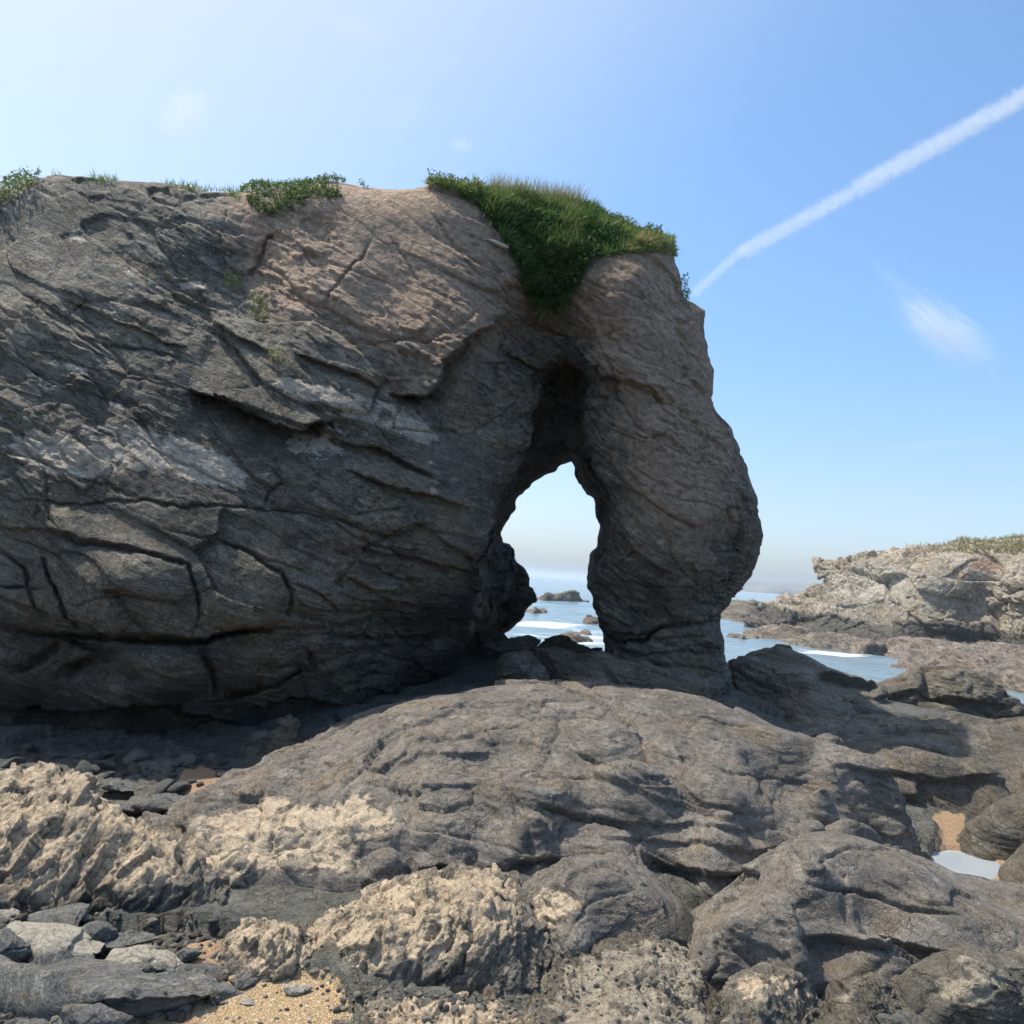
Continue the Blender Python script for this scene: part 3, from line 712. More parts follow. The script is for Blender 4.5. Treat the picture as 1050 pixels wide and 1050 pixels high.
whale = hf_rock('whaleback_boulder',
    [(188,866,.2),(205,890,.12),(222,920,.1),(262,912,.1),(300,905,.12),(350,912,.12),(400,906,.15),(450,893,.2),(520,890,.22),(590,888,.22),(640,883,.25),(665,882,.22),(700,906,.16),(750,908,.16),(790,888,.2),(830,862,.25),(880,868,.2),(915,868,.15),(945,862,.1),
     W(3.38,6.9,.0),W(3.25,7.6,.2),W(2.5,8.3,.5),W(1.6,8.8,.6),W(.5,8.8,.6),W(-.6,8.5,.5),W(-1.7,7.9,.3),W(-2.3,6.9,.2),W(-2.6,5.9,.15)],
    [(250,810,6.2),(330,762,7.0),(380,735,7.3),(430,716,7.5),(485,708,7.6),(540,703,7.7),(600,704,7.8),(650,706,7.8),(700,712,7.7),(740,722,7.6),(800,752,7.2),(870,790,6.8),(922,795,6.75),(943,814,6.6),(955,838,6.4),(900,782,6.9),(930,846,6.15),(870,772,7.1),
     (330,800,6.2),(300,850,5.5),(240,855,5.6),(380,850,5.42),(450,850,5.42),(450,800,5.8),(550,800,5.85),(550,850,5.4),(650,800,5.95),(650,850,5.48),(750,800,6.2),(750,850,5.6),(850,812,6.3),(850,838,6.0),(920,838,6.2),(450,750,6.6),(600,750,6.7),(720,760,6.8),(390,780,6.3),(240,890,5.05),(700,880,5.25),(400,885,5.1)],
    M_DARK, 'broad dark whaleback boulder before the arch, pale tan scars on its left end', 'boulder', drop=.22, res=.034, k=.75, seed=1, rough=.5, plate=.9, strat=.6, amp=.9, chip=.55, chip_on_pale=True,
    pales=[(212,872,36,34,0,1.6),(258,834,42,24,-25,1.5),(292,860,42,28,-30,1.5),(350,848,46,26,-20,1.25),(232,905,18,34,20,1.6),(335,884,60,18,0,1.2),(400,840,40,20,0,.6),(560,800,40,14,0,.35),(510,830,60,20,0,.3),(370,820,40,14,-10,.5)],
    warms=[(450,790,120,50,0,.35)], greens=[(580,745,14,16,60,1.0),(480,730,60,10,0,.6),(450,895,60,10,0,.9),(560,880,60,12,0,.6)], wet=.9)

hf_rock('tan_boulder',
    [(-300,900,.05),(-160,935,.05),(-60,935,.05),(0,925,.05),(40,928,.06),(80,926,.06),(110,932,.06),(150,940,.05),(190,938,.05),(226,930,.08),(222,905,.1),W(-2.45,5.5,.1),W(-2.7,5.95,.1),W(-3.4,6.25,.12),W(-4.4,6.3,.12),W(-5.5,6,.1)],
    [(-220,830,5.6),(-120,800,5.7),(-50,795,5.7),(0,798,5.65),(45,790,5.75),(75,800,5.7),(100,815,5.6),(130,840,5.4),(160,860,5.3),(60,850,5.0),(0,860,4.95),(120,870,4.95),(190,890,4.95),(60,890,4.72),(-80,870,4.9),(150,910,4.72),(20,900,4.7),(205,905,4.85)],
    M_TAN, 'jagged pale tan sunlit boulder at the left, beside the stones and below the cliff', 'boulder', res=.028, k=.42, frame=FLAKE, lines=False, seed=2, rough=.4, plate=.7, strat=.4, amp=1.0, jag=.03, chip=1.3, sink=1.2,
    pales=[(60,810,110,34,15,1.3),(140,860,70,44,40,1.3),(30,880,90,60,0,1.1),(90,900,80,30,0,1.0),(-60,850,80,60,0,1.0)], warms=[(120,880,60,40,0,.3)], greens=[(150,925,60,14,0,.9)], wet=1.0)

hf_rock('tan_outcrop',
    [(312,968,.06),(330,1000,.03),(400,1022,.03),(480,1026,.03),(545,1024,.03),(572,985,.1),(560,940,.18),(525,902,.2),(470,898,.2),(410,903,.16),(350,932,.1)],
    [(345,950,.17,'z'),(400,918,.27,'z'),(440,912,.32,'z'),(490,906,.36,'z'),(514,922,.36,'z'),(450,955,.3,'z'),(500,965,.28,'z'),(380,965,.22,'z'),(430,992,.17,'z'),(500,1000,.15,'z'),(540,950,.28,'z')],
    M_TAN, 'rough pale tan outcrop on the sand, in front of the whaleback boulder', 'outcrop', res=.02, k=.3, frame=FLAKE, lines=False, seed=3, rough=.4, plate=.7, strat=.4, amp=1.0, jag=.03, chip=1.3, sink=1.0,
    pales=[(430,930,80,34,0,1.5),(500,925,34,36,0,1.5),(380,960,60,36,-20,1.4),(460,965,70,24,0,1.1),(340,985,44,30,0,1.2)], greens=[(480,1010,60,14,0,.7)], wet=.7)
hf_rock('pale_lump',
    [(226,992,.02),(250,1000,.02),(300,1000,.02),(330,985,.05),(318,958,.1),(270,948,.12),(238,952,.12)],
    [(245,958,.2,'z'),(270,956,.22,'z'),(300,966,.2,'z'),(260,978,.14,'z')],
    M_TAN, 'small pale tan lump of rock at the upper edge of the golden sand', 'rock', res=.016, k=.22, frame=FLAKE, lines=False, seed=4, rough=.4, plate=.7, strat=.4, amp=1.0, jag=.03, chip=1.3, sink=1.0, pales=[(275,970,70,44,0,1.6)], wet=.5, drop=.2)
hf_rock('pale_ledge',
    [(345,1045,.0),(380,1020,.03),(450,1020,.03),(520,1032,.02),(570,1050,.02),(560,1110,.0),(450,1130,.0),(350,1100,.0)],
    [(400,1035,.09,'z'),(460,1035,.11,'z'),(520,1048,.09,'z'),(450,1070,.12,'z'),(380,1065,.07,'z')],
    M_TAN, 'low crumbly pale ledge at the bottom edge, right of the golden sand', 'ledge', res=.016, k=.2, frame=FLAKE, lines=False, seed=5, rough=.5, plate=.7, strat=.5, amp=1.0, jag=.04, chip=1.4, sink=.8, pales=[(450,1045,120,40,0,1.4)], wet=.2, drop=.2)
hf_rock('rounded_knob',
    [(540,965,.14),(565,985,.1),(620,985,.1),(680,975,.14),(705,940,.18),(675,905,.25),(640,884,.3),(560,888,.25),(532,910,.2)],
    [(600,889,.46,'z'),(570,902,.40,'z'),(630,900,.46,'z'),(620,918,.40,'z'),(655,922,.37,'z'),(590,945,.33,'z'),(640,952,.22,'z'),(560,945,.26,'z'),(685,940,.26,'z')],
    M_DARK, 'smooth rounded grey knob of rock with a pale tan left flank', 'rock', res=.02, k=.5, lines=False, seed=6, sink=1.0, rough=.5, chip=.8, chip_on_pale=True, plate=1.0, strat=.8, amp=1.0, pales=[(560,934,20,30,20,1.5),(585,926,24,12,0,1.1)], greens=[(600,960,50,20,0,.5)], wet=.9, drop=.2)
hf_rock('encrusted_bedrock',
    [(530,1030,.02),(560,985,.1),(600,968,.15),(660,960,.17),(705,960,.14),(730,1000,.06),(745,1030,.02),(740,1090,.0),(620,1110,.0),(540,1090,.0)],
    [(590,990,.16,'z'),(640,975,.21,'z'),(690,985,.18,'z'),(640,1010,.17,'z'),(600,1030,.1,'z'),(690,1030,.13,'z'),(650,1060,.1,'z')],
    M_BROWN, 'low grey bedrock crusted with pale shells, between the rounded knob and the picture bottom', 'bedrock', res=.018, k=.3, lines=False, seed=7, rough=.6, plate=.6, strat=.5, amp=1.0, jag=.03, chip=.9, sink=.8, pales=[(640,985,70,24,0,1.1),(600,1020,54,30,0,1.1),(690,1000,34,50,0,1.1),(660,1045,110,24,0,1.3)], wet=.8, drop=.2)
hf_rock('grey_slab',
    [(703,978,.1),(735,1016,.05),(790,1012,.05),(850,1012,.05),(900,1004,.05),(960,1000,.05),(1050,1018,.05),(1200,1050,.0),(1320,960,.05),(1250,915,.05),(1050,912,.04),(1015,908,.03),(985,903,.05),(930,880,.2),(860,860,.3),(800,862,.32),(770,890,.25),(728,925,.18)],
    [(806,868,.5,'z'),(866,866,.53,'z'),(900,875,.5,'z'),(940,890,.33,'z'),(1000,918,.20,'z'),(1050,930,.18,'z'),(850,900,.5,'z'),(900,925,.47,'z'),(960,940,.32,'z'),(1050,960,.22,'z'),(800,930,.42,'z'),(760,950,.32,'z'),(820,965,.32,'z'),(880,958,.38,'z'),(940,968,.28,'z'),(1150,940,.2,'z'),(770,985,.17,'z'),(840,985,.2,'z'),(1020,1000,.14,'z')],
    M_DARK, 'wide low grey slab of rock in the lower right corner with a dark overhung front', 'slab', res=.026, k=.6, seed=8, sink=1.2, rough=.6, plate=.7, strat=.6, amp=.95, chip=.7, chip_on_pale=True, pales=[(880,945,70,14,10,.5),(1020,910,60,20,10,.5),(760,1005,40,12,0,1.0)], warms=[(900,950,90,24,0,.5)], wet=1.0)
hf_rock('pale_wedge',
    [(735,1040,.0),(742,1008,.05),(790,1000,.07),(840,1004,.07),(838,1030,.02),(800,1075,.0),(745,1080,.0)],
    [(760,1012,.14,'z'),(800,1008,.15,'z'),(825,1014,.13,'z'),(770,1035,.11,'z'),(800,1040,.08,'z')],
    M_TAN, 'pale yellowish wedge of rock under the front of the grey slab', 'rock', res=.016, k=.25, lines=False, seed=9, rough=.8, plate=.9, amp=1.0, jag=.03, chip=1.0, pales=[(790,1015,50,20,0,1.6)], wet=.6, drop=.15)
hf_rock('cracked_block',
    [(838,1040,.0),(842,1012,.05),(880,1006,.06),(925,1015,.05),(945,1050,.0),(900,1085,.0),(850,1080,.0)],
    [(860,1020,.11,'z'),(900,1020,.11,'z'),(880,1045,.08,'z')],
    M_BROWN, 'small mottled block wedged between the pale wedge and the leaning slab', 'rock', res=.016, k=.25, lines=False, seed=10, rough=.8, plate=.9, amp=1.0, jag=.03, chip=1.0, pales=[(870,1025,50,20,0,1.1)], wet=.4, drop=.15)
hf_rock('leaning_slab',
    [(905,1012,.06),(935,1040,.03),(965,1052,.02),(1040,1052,.02),(1110,1060,.02),(1110,1010,.1),(1040,985,.15),(985,975,.18),(950,985,.15)],
    [(912,1006,.15,'z'),(950,992,.22,'z'),(995,988,.25,'z'),(1045,1008,.24,'z'),(960,1020,.19,'z'),(1000,1022,.2,'z'),(935,1022,.13,'z'),(970,1036,.12,'z'),(1050,1030,.17,'z')],
    M_BROWN, 'light brown leaning slab propped at the lower right corner below the grey slab', 'slab', res=.016, k=.3, lines=False, seed=11, rough=.8, plate=.7, amp=.9, pales=[(990,1015,70,28,10,1.25),(1000,990,40,8,25,1.0)], wet=.8, drop=.15)
# right hand rocks, further back
hf_rock('dark_ridge',
    [(742,702,.7),(770,737,.45),(830,752,.5),(880,737,.55),(925,712,.6),W(5.7,12.2,.5),W(4.6,13.3,.4),W(3.2,13.4,.4),W(2.5,12.6,.5)],
    [(752,673,11.8),(775,670,12),(796,665,12.1),(820,673,11.9),(845,680,11.5),(872,690,11.3),(800,700,10.6),(850,712,10.3),(770,695,10.9),(900,700,11.3)],
    M_BROWN, 'dark brown humped ridge of rock just right of the arch pillar', 'rock', res=.05, k=.8, c=.5, lam=.012, frame=frame_from((.10, -.22, .95)), sink=.9, strat=1.6, seed=12, rough=.7, plate=1.3, amp=1.1, greens=[(790,690,60,20,0,.8)], wet=.8)
hf_rock('far_ridge',
    [(875,717,.5),(960,732,.5),(1060,742,.4),(1250,770,.2),(1400,720,.2),W(11,13,.2),W(8,14.2,.3),W(6,14,.4),W(4.6,13,.5)],
    [(900,698,11.9),(960,694,12.2),(1010,691,12.3),(1060,695,12),(1150,705,11.5),(930,709,10.9),(1030,712,10.8),(1150,730,10.5),(1250,720,11)],
    M_BROWN, 'long low brown ridge of rock at the right, nearest to the pink shore', 'rock', res=.05, k=.8, c=.5, lam=.012, frame=frame_from((.10, -.22, .95)), sink=.9, strat=1.6, seed=13, rough=.7, plate=1.3, amp=1.0, wet=.5)
hf_rock('olive_boulder',
    [(845,778,.35),(870,802,.3),(910,832,.12),(955,838,.05),(1000,843,.05),(1035,832,.08),(1100,850,.05),(1260,850,.0),W(8.6,9.6,.2),W(6.5,10.7,.3),W(4.8,10.9,.4),W(3.7,10.3,.4),W(3.3,9.2,.4)],
    [(866,764,9.0),(900,748,9.6),(950,743,9.8),(1000,738,9.9),(1050,735,9.9),(1150,742,9.7),(900,780,8.4),(960,790,8.0),(1030,780,8.0),(960,820,7.35),(1030,810,7.4),(1120,800,7.8),(920,812,7.5)],
    M_BROWN, 'big olive brown boulder at the right above the pink sand channel', 'boulder', res=.04, k=.7, c=.5, lam=.012, frame=frame_from((.10, -.22, .95)), sink=.9, strat=1.6, seed=14, rough=.8, plate=1.2, amp=1.1, greens=[(960,770,80,50,0,.5)], wet=.9)
hf_rock('dark_lump',
    [(812,772,.5),(840,784,.45),(874,776,.42),(880,755,.5),W(3.5,9.2,.45),W(2.9,9.3,.5)],
    [(825,756,.74,'z'),(845,750,.8,'z'),(865,758,.7,'z'),(845,768,.62,'z')],
    M_DARK, 'small dark creased lump of rock tucked behind the right shoulder of the whaleback boulder', 'rock', res=.025, k=.4, lines=False, seed=15, rough=1.1, plate=1.0, amp=1.0, wet=.5, drop=.2)
hf_rock('round_boulder',
    [(830,880,.2),(870,888,.15),(915,880,.08),(920,862,.12),(890,845,.25),(840,848,.28)],
    [(845,852,.42,'z'),(875,850,.4,'z'),(900,862,.28,'z'),(860,868,.33,'z')],
    M_DARK, 'small rounded grey boulder behind the top edge of the grey slab', 'boulder', res=.02, k=.4, lines=False, seed=16, rough=.7, plate=.3, strat=.5, amp=.7, wet=.5, drop=.15)
hf_rock('tilted_slab',
    [(978,862,.03),(1010,878,.02),(1060,882,.02),(1200,880,.0),(1200,830,.1),(1060,815,.3),(1030,822,.25),(995,845,.1)],
    [(1000,848,.2,'z'),(1040,830,.36,'z'),(1075,822,.42,'z'),(1030,858,.18,'z'),(1090,850,.3,'z')],
    M_BROWN, 'grey tilted slab on the right edge beside the pink sand channel', 'slab', res=.025, k=.5, c=.3, lam=.01, seed=17, rough=.8, plate=.6, amp=.9, wet=.6, drop=.2)
hf_rock('edge_boulder',
    [(1032,900,.05),(1060,915,.03),(1150,910,.0),(1160,870,.1),(1080,855,.15),(1040,872,.1)],
    [(1045,878,.18,'z'),(1080,865,.3,'z'),(1110,880,.25,'z')],
    M_BROWN, 'grey boulder cut off by the right edge above the end of the puddle', 'boulder', res=.022, k=.4, c=.3, lam=.01, seed=18, rough=.8, plate=.6, amp=.9, wet=.4, drop=.15)
hf_rock('wave_cut_foot', [(690,722,.62),(730,738,.55),(765,735,.5),(772,715,.62),(752,692,.9),(715,684,1.0),(690,695,.85)], [(712,695,9.6),(740,700,9.5),(755,715,9.3),(725,715,9.2)], M_BROWN, 'layered dark foot of rock below the right side of the arch pillar', 'rock', res=.035, k=.6, frame=CLIFF_FRAME, seed=26, rough=.9, plate=1.0, amp=1.1, wet=.7, drop=.25)
hf_rock('shade_block', [(245,772,.2),(300,778,.18),(370,770,.2),(390,740,.25),(370,722,.4),(300,716,.45),(250,722,.42)], [(260,730,.66,'z'),(300,724,.7,'z'),(350,728,.66,'z'),(300,750,.5,'z'),(355,748,.48,'z')], M_BROWN, 'olive topped block leaning on the shaded cliff foot behind the whaleback boulder', 'rock', res=.03, k=.5, seed=27, lam=.003, c=.14, plate=.9, amp=1.0, greens=[(300,725,70,12,0,.9)], wet=.5, drop=.2)

# ------------------------------------------------------------------ ground sheet
GP = [(-1,2.5,0),(0,3.2,0),(-1,3.9,0),(0,3.8,0),(1.5,3.8,0),(3,4,0),(5,4,0),(-3,4,0),(-6,4,0),(-5,5.4,.06),(-5,6.8,.12),(-3,6.8,.14),(-2.4,5.4,.1),(-1,4.6,.08),(-3,8,.22),(-6,8,.22),(0,5,.12),(1,9,.6),(0,10,.74),(-.5,11,.8),(.6,11.5,.92),(1.2,12.3,.97),(0,12.4,.95),(-.6,13,.9),(2,10.5,.8),(2.4,12.3,.9),(2.6,9.4,.55),(3.4,9.6,.6),(3.6,11,.75),(5,11.5,.7),(6.5,11,.6),(4,12.6,.75),(7.5,13,.6),(9.5,13,.5),(12,12,.5),(3.3,7,.0),(3.55,6.4,-.02),(4.2,6.2,-.02),(3.8,5.6,0),(5.5,9,.2),(7,12,.3),(8,7,0),(0,13.9,.55),(3,15,.0),(7,15,.1),(0,16.5,-.9),(4,18.5,-.9),(10,18,-.9),(10,25,-2.2),(0,25,-2.2),(-6,25,-2.2),(-9,12,.5),(-12,8,.4),(14,9,.2),(14,14,.2),(20,25,-2),(-20,25,-2)]
gfn = RBF([p[:2] for p in GP], [p[2] for p in GP], .6)
def ground_h(X, Y):
    q = np.stack([np.asarray(X, f32).ravel(), np.asarray(Y, f32).ravel(), np.zeros(np.size(X), f32)], -1)
    h = gfn(q[:, 0], q[:, 1]); t = sstep(19, 27, q[:, 1]); h = h * (1 - t) - 2.6 * t
    h = np.clip(h, -2.6, 2)
    return h, q
POND = [(958,876),(972,876),(990,879),(1010,885),(1022,893),(1000,899),(975,896),(958,888)]
SANDS = [(POLY, a) for POLY, a in [
    ([(196,1075),(205,1020),(225,1003),(262,995),(300,1000),(335,1005),(352,1020),(362,1045),(365,1090)], 1.0),
    ([(120,1090),(125,1045),(165,1030),(195,1000),(190,965),(230,960),(232,1000),(205,1030),(200,1090)], .45),
    ([(940,905),(955,880),(962,850),(958,836),(985,838),(992,862),(1030,880),(1040,905),(1000,910)], .55),
    ([(178,808),(185,788),(215,786),(242,800),(236,815),(205,812)], .4), ([(540,1030),(570,1022),(620,1030),(600,1060),(540,1060)], .6)]]
def build_ground():
    Y = [1.0]
    while Y[-1] < 26: Y.append(Y[-1] * 1.0075)
    while Y[-1] < 6000: Y.append(Y[-1] * 1.12)
    Y = np.array(Y, f32); U = np.concatenate([np.linspace(-6, -1.15, 30), np.arange(-1.1, 1.3, .0045), np.linspace(1.35, 6, 30)]).astype(f32)
    YY, UU = np.meshgrid(Y, U, indexing='ij'); XX = UU * YY
    h, q = ground_h(XX, YY)
    px, py = proj(np.stack([XX.ravel(), YY.ravel(), h], -1))
    jx = fbm(q * 3, 4, 401) * 10; jy = fbm(q * 3 + 50, 4, 402) * 6
    sand = np.zeros(q.shape[0], f32) - .2; red = np.zeros(q.shape[0], f32)
    near = (q[:, 1] < 9)
    for P, a in SANDS:
        m = near & (px > min(p[0] for p in P) - 25) & (px < max(p[0] for p in P) + 25) & (py > min(p[1] for p in P) - 25) & (py < max(p[1] for p in P) + 25)
        sd_ = poly_sd(px[m] + jx[m], py[m] + jy[m], P)
        v = sstep(5, -5, sd_); sand[m] = np.maximum(sand[m], v); red[m] = np.maximum(red[m], v * (1 - a))
    lf = q[:, 1] < 25
    d = np.zeros(len(h), f32)
    d[lf] = rock_relief(q[lf] + np.array([0, 0, 5], f32), WHALE_FRAME, k=.7, rough=.8, plate=1.3, strat=1.2, seed=500)
    rip = fbm(q * 6, 4, 77) * .012
    h = h + np.where(q[:, 1] < 25, d * .9 * (1 - np.clip(sand, 0, 1)) + rip * np.clip(sand, 0, 1) + .015 * np.clip(sand, 0, 1), 0)
    # the hollow that holds the puddle
    m = near & (px > 900) & (px < 1060) & (py > 850) & (py < 930)
    sdp = poly_sd(px[m] + jx[m] * .5, py[m] + jy[m] * .5, POND); h[m] = np.where(sdp < 6, np.minimum(h[m], -.035), h[m])
    nY, nU = YY.shape; idx = np.arange(nY * nU).reshape(nY, nU)
    Q = np.stack([idx[:-1, :-1].ravel(), idx[:-1, 1:].ravel(), idx[1:, 1:].ravel(), idx[1:, :-1].ravel()], -1)
    me = new_mesh('ground', np.stack([XX.ravel(), YY.ravel(), h], -1), Q)
    set_attr(me, 'sand', sand); set_attr(me, 'red', red)
    set_attr(me, 'pale', -.5 + .35 * blob(px, py, 300, 940, 120, 20) + 1.0 * blob(px, py, 450, 1035, 140, 40)); set_attr(me, 'warm', np.full(len(h), -.4)); set_attr(me, 'wet', .35 * sstep(.3, 0, h)); set_attr(me, 'green', .25 * blob(px, py, 180, 800, 200, 60) + .35 * blob(px, py, 330, 920, 110, 20) - .1)
    return link('ground', me, ground_mat(), origin=(0, 0, 0), kind='structure')
def ground_mat():
    m = rock_mat('shore_ground', (.085, .084, .072), (.135, .13, .11), (.19, .18, .15), pale=(.4, .35, .27), k=.5, frame=WHALE_FRAME)
    t = m.node_tree; s = NT.__new__(NT); s.m = m; s.t = t
    out = next(n for n in t.nodes if n.type == 'OUTPUT_MATERIAL'); pb = next(n for n in t.nodes if n.type == 'BSDF_PRINCIPLED')
    v = s.obj(); b = s.n('ShaderNodeBsdfPrincipled')
    g = s.voro(v, 95); big = s.voro(v, 28)
    c = s.mix(s.step(s.noise(v, 120, 3), .3, .7), (.36, .24, .12), (.70, .52, .30))
    c = s.mix(s.step(g.outputs['Distance'], .25, .5), c, s.mix(.5, c, (.12, .08, .05)))
    c = s.mix(s.math('MULTIPLY', s.math('LESS_THAN', big.outputs['Distance'], .22), .8), c, (.55, .47, .38))
    c = s.mix(s.attr('red'), c, s.mix(s.step(s.noise(v, 60, 5), .3, .7), (.16, .085, .05), (.36, .22, .15)))
    s.put(b.inputs['Base Color'], c); b.inputs['Roughness'].default_value = .9; b.inputs['Specular IOR Level'].default_value = .25
    hgt = s.math('ADD', s.math('MULTIPLY', g.outputs['Distance'], -.7), s.noise(v, 40, 6))
    s.put(b.inputs['Normal'], s.bump(hgt, .9, .012))
    mx = s.n('ShaderNodeMixShader')
    sm = s.step(s.math('ADD', s.attr('sand'), s.math('MULTIPLY', s.math('SUBTRACT', s.noise(v, 9, 6, .7), .5), 1.0)), .35, .6)
    s.put(mx.inputs[0], sm); t.links.new(pb.outputs[0], mx.inputs[1]); t.links.new(b.outputs[0], mx.inputs[2]); t.links.new(mx.outputs[0], out.inputs[0])
    return m
ground = build_ground()

# ------------------------------------------------------------------ water
def water_mat(name, foam=True):
    s = NT(name); v = s.geo(); b = s.n('ShaderNodeBsdfPrincipled')
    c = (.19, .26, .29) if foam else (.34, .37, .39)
    st = s.vmath('MULTIPLY', v, (.45, 1.0, 1.0))
    if foam:
        n = s.noise(st, .16, 9, .66, .6); n2 = s.noise(st, 1.2, 6, .6, .3)
        f = s.math('ADD', s.attr('foam'), s.math('MULTIPLY', s.math('SUBTRACT', s.math('ADD', s.math('MULTIPLY', n, .6), s.math('MULTIPLY', n2, .4)), .5), 1.6))
        fm = s.step(f, .22, .5); fm = s.math('MULTIPLY', fm, .85)
        c = s.mix(fm, c, (.72, .75, .76)); s.put(b.inputs['Roughness'], s.math('ADD', .13, s.math('MULTIPLY', fm, .6)))
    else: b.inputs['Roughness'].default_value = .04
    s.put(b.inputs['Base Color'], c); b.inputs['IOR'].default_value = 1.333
    if foam:
        h = s.math('ADD', s.noise(st, 1.3, 6, .6), s.math('MULTIPLY', s.noise(st, 5, 5, .6), .3))
        s.put(b.inputs['Normal'], s.bump(h, .5, .35))
    else: s.put(b.inputs['Normal'], s.bump(s.noise(v, 8, 3), .05, .01))
    s.t.links.new(b.outputs[0], s.out.inputs[0]); return s.m
SEA = -1.0
def build_sea():
    Y = [13.0]
    while Y[-1] < 250: Y.append(Y[-1] * 1.0065)
    while Y[-1] < 6000: Y.append(Y[-1] * 1.05)
    Y = np.array(Y, f32); U = np.concatenate([np.linspace(-6, -1, 24), np.arange(-.9, 1.0, .0065), np.linspace(1.05, 6, 24)]).astype(f32)
    YY, UU = np.meshgrid(Y, U, indexing='ij'); XX = UU * YY
    q = np.stack([XX.ravel() * .45, YY.ravel(), np.zeros(XX.size, f32)], -1)
    a = sstep(400, 60, q[:, 1])
    h = (ridged(q * .16, 3, 801) * .16 + fbm(q * .5, 4, 805) * .16 + fbm(q * 2.2, 3, 806) * .035) * a
    px, py = proj(np.stack([XX.ravel(), YY.ravel(), np.full(XX.size, SEA)], -1))
    foam = -.14 + .34 * sstep(.2, .75, ridged(q * .13, 3, 801)) * sstep(200, 40, q[:, 1]) + .55 * blob(px, py, 790, 645, 40, 4, 4) + .7 * blob(px, py, 815, 645, 14, 5) + .3 * blob(px, py, 600, 660, 60, 7) + .25 * blob(px, py, 560, 640, 40, 6) + .3 * blob(px, py, 560, 618, 50, 2.5) + .3 * blob(px, py, 770, 672, 50, 6) + .3 * blob(px, py, 860, 672, 40, 5)
    nY, nU = YY.shape; idx = np.arange(nY * nU).reshape(nY, nU)
    Q = np.stack([idx[:-1, :-1].ravel(), idx[:-1, 1:].ravel(), idx[1:, 1:].ravel(), idx[1:, :-1].ravel()], -1)
    me = new_mesh('sea', np.stack([XX.ravel(), YY.ravel(), SEA + h], -1), Q); set_attr(me, 'foam', foam)
    return link('sea', me, water_mat('sea_water'), origin=(0, 0, SEA), kind='structure')
build_sea()
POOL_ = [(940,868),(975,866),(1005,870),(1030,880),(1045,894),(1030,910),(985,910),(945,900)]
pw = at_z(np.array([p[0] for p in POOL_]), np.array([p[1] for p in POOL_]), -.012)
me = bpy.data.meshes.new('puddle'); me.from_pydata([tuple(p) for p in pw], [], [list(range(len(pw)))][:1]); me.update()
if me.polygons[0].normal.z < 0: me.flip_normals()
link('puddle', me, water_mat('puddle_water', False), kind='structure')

# ------------------------------------------------------------------ headland, shelves, islets, far land
def hf_far(name, contact, top, label, cat, mat=None, **kw):
    d = dict(lam=.01, chip=.6, res=.5, k=3.0, drop=1.0, rough=1.1, plate=1.0, amp=1.0, c=1.0, base=-3, frame=CLIFF_FRAME, wet=.6, levels=1); d.update(kw)
    return hf_rock(name, contact, top, mat or M_SHORE, label, cat, **d)
def build_headland():
    O = [(764,652),(768,641),(776,632),(786,622),(800,615),(820,608),(842,602),(847,596),(841,586),(835,577),(848,573),(870,571),(890,568),(905,566),(935,561),(960,560),(1000,557),(1040,555),(1150,548),(1400,540),(1700,545),(1700,720),(1050,700),(900,680)]
    ct = [(764,645,66),(800,635,63),(850,650,60),(850,625,61.5),(850,600,65),(850,578,67),(900,655,57.5),(900,630,60),(900,610,61),(900,570,64),(950,658,56),(950,625,57),(950,590,58),(950,562,61),(975,640,56),(1000,662,54.5),(1000,620,57.5),(985,600,57),(1000,570,58),(1050,668,52),(1050,625,54),(1050,600,53.5),(1050,558,57),(1150,670,49),(1150,600,50),(1150,560,53),(1400,690,44),(1400,600,45),(1400,550,48),(1700,690,42),(1700,550,46),(820,615,66)]
    f = RBF([(a, b) for a, b, _ in ct], [v for *_, v in ct], 10)
    gx = np.concatenate([np.arange(755, 1110, 1.6), np.arange(1112, 1720, 8)]).astype(f32); gy = np.arange(534, 716, 1.6).astype(f32); gz = np.arange(38, 84, .3).astype(f32)
    PX, PY = np.meshgrid(gx, gy, indexing='ij'); Yf = f(PX, PY); mpp = Yf / FPX
    q = np.stack([PX.ravel(), PY.ravel(), np.zeros(PX.size, f32)], -1)
    out = (poly_sd(PX, PY, O) + (fbm(q / 9, 4, 91) * 3.0).reshape(PX.shape)) * mpp
    R = 1.2; e = np.clip(-out, 0, R); Yf = Yf + R - np.sqrt(np.maximum(R * R - (R - e) ** 2, 0))
    F = np.empty((len(gx), len(gy), len(gz)), f32)
    for k, Y in enumerate(gz):
        t = Y - Yf; F[:, :, k] = np.maximum(np.maximum(-t, t - 16), out + .05 * np.maximum(t, 0))
    for a in (0, -1): F[a] = 1; F[:, a] = 1; F[:, :, a] = 1
    pos, Q = surface_nets(F)
    V = unproj(np.interp(pos[:, 0], np.arange(len(gx)), gx), np.interp(pos[:, 1], np.arange(len(gy)), gy), np.interp(pos[:, 2], np.arange(len(gz)), gz))
    me = subdivided(new_mesh('headland', V, Q), 1); V = get_co(me); N = get_no(me)
    if (N * (V - V.mean(0))).sum() < 0: me.flip_normals(); N = -N
    px, py = proj(V)
    V2 = V + N * (1.0 * rock_relief(V, frame_from((.12, -.2, .95)), k=3.6, rough=.9, plate=1.9, strat=1.3, chip=.5, seed=700))[:, None]
    set_co(me, V2); z = V[:, 2]
    set_attr(me, 'pale', -.1 + .9 * blob(px, py, 900, 600, 90, 32)); set_attr(me, 'warm', -.3 + 1.1 * blob(px, py, 1010, 580, 24, 12) + .4 * blob(px, py, 920, 570, 50, 8)); set_attr(me, 'green', np.full(len(V), -.5))
    set_attr(me, 'wet', -.3 + 1.2 * sstep(1.7, .4, z + .5 * vnoise(V * .3, 3)))
    return link('headland', me, M_HEAD, origin=(38, 60, SEA), label='sunlit tan cliff headland across the inlet at the right', cat='headland')
headland = build_headland()
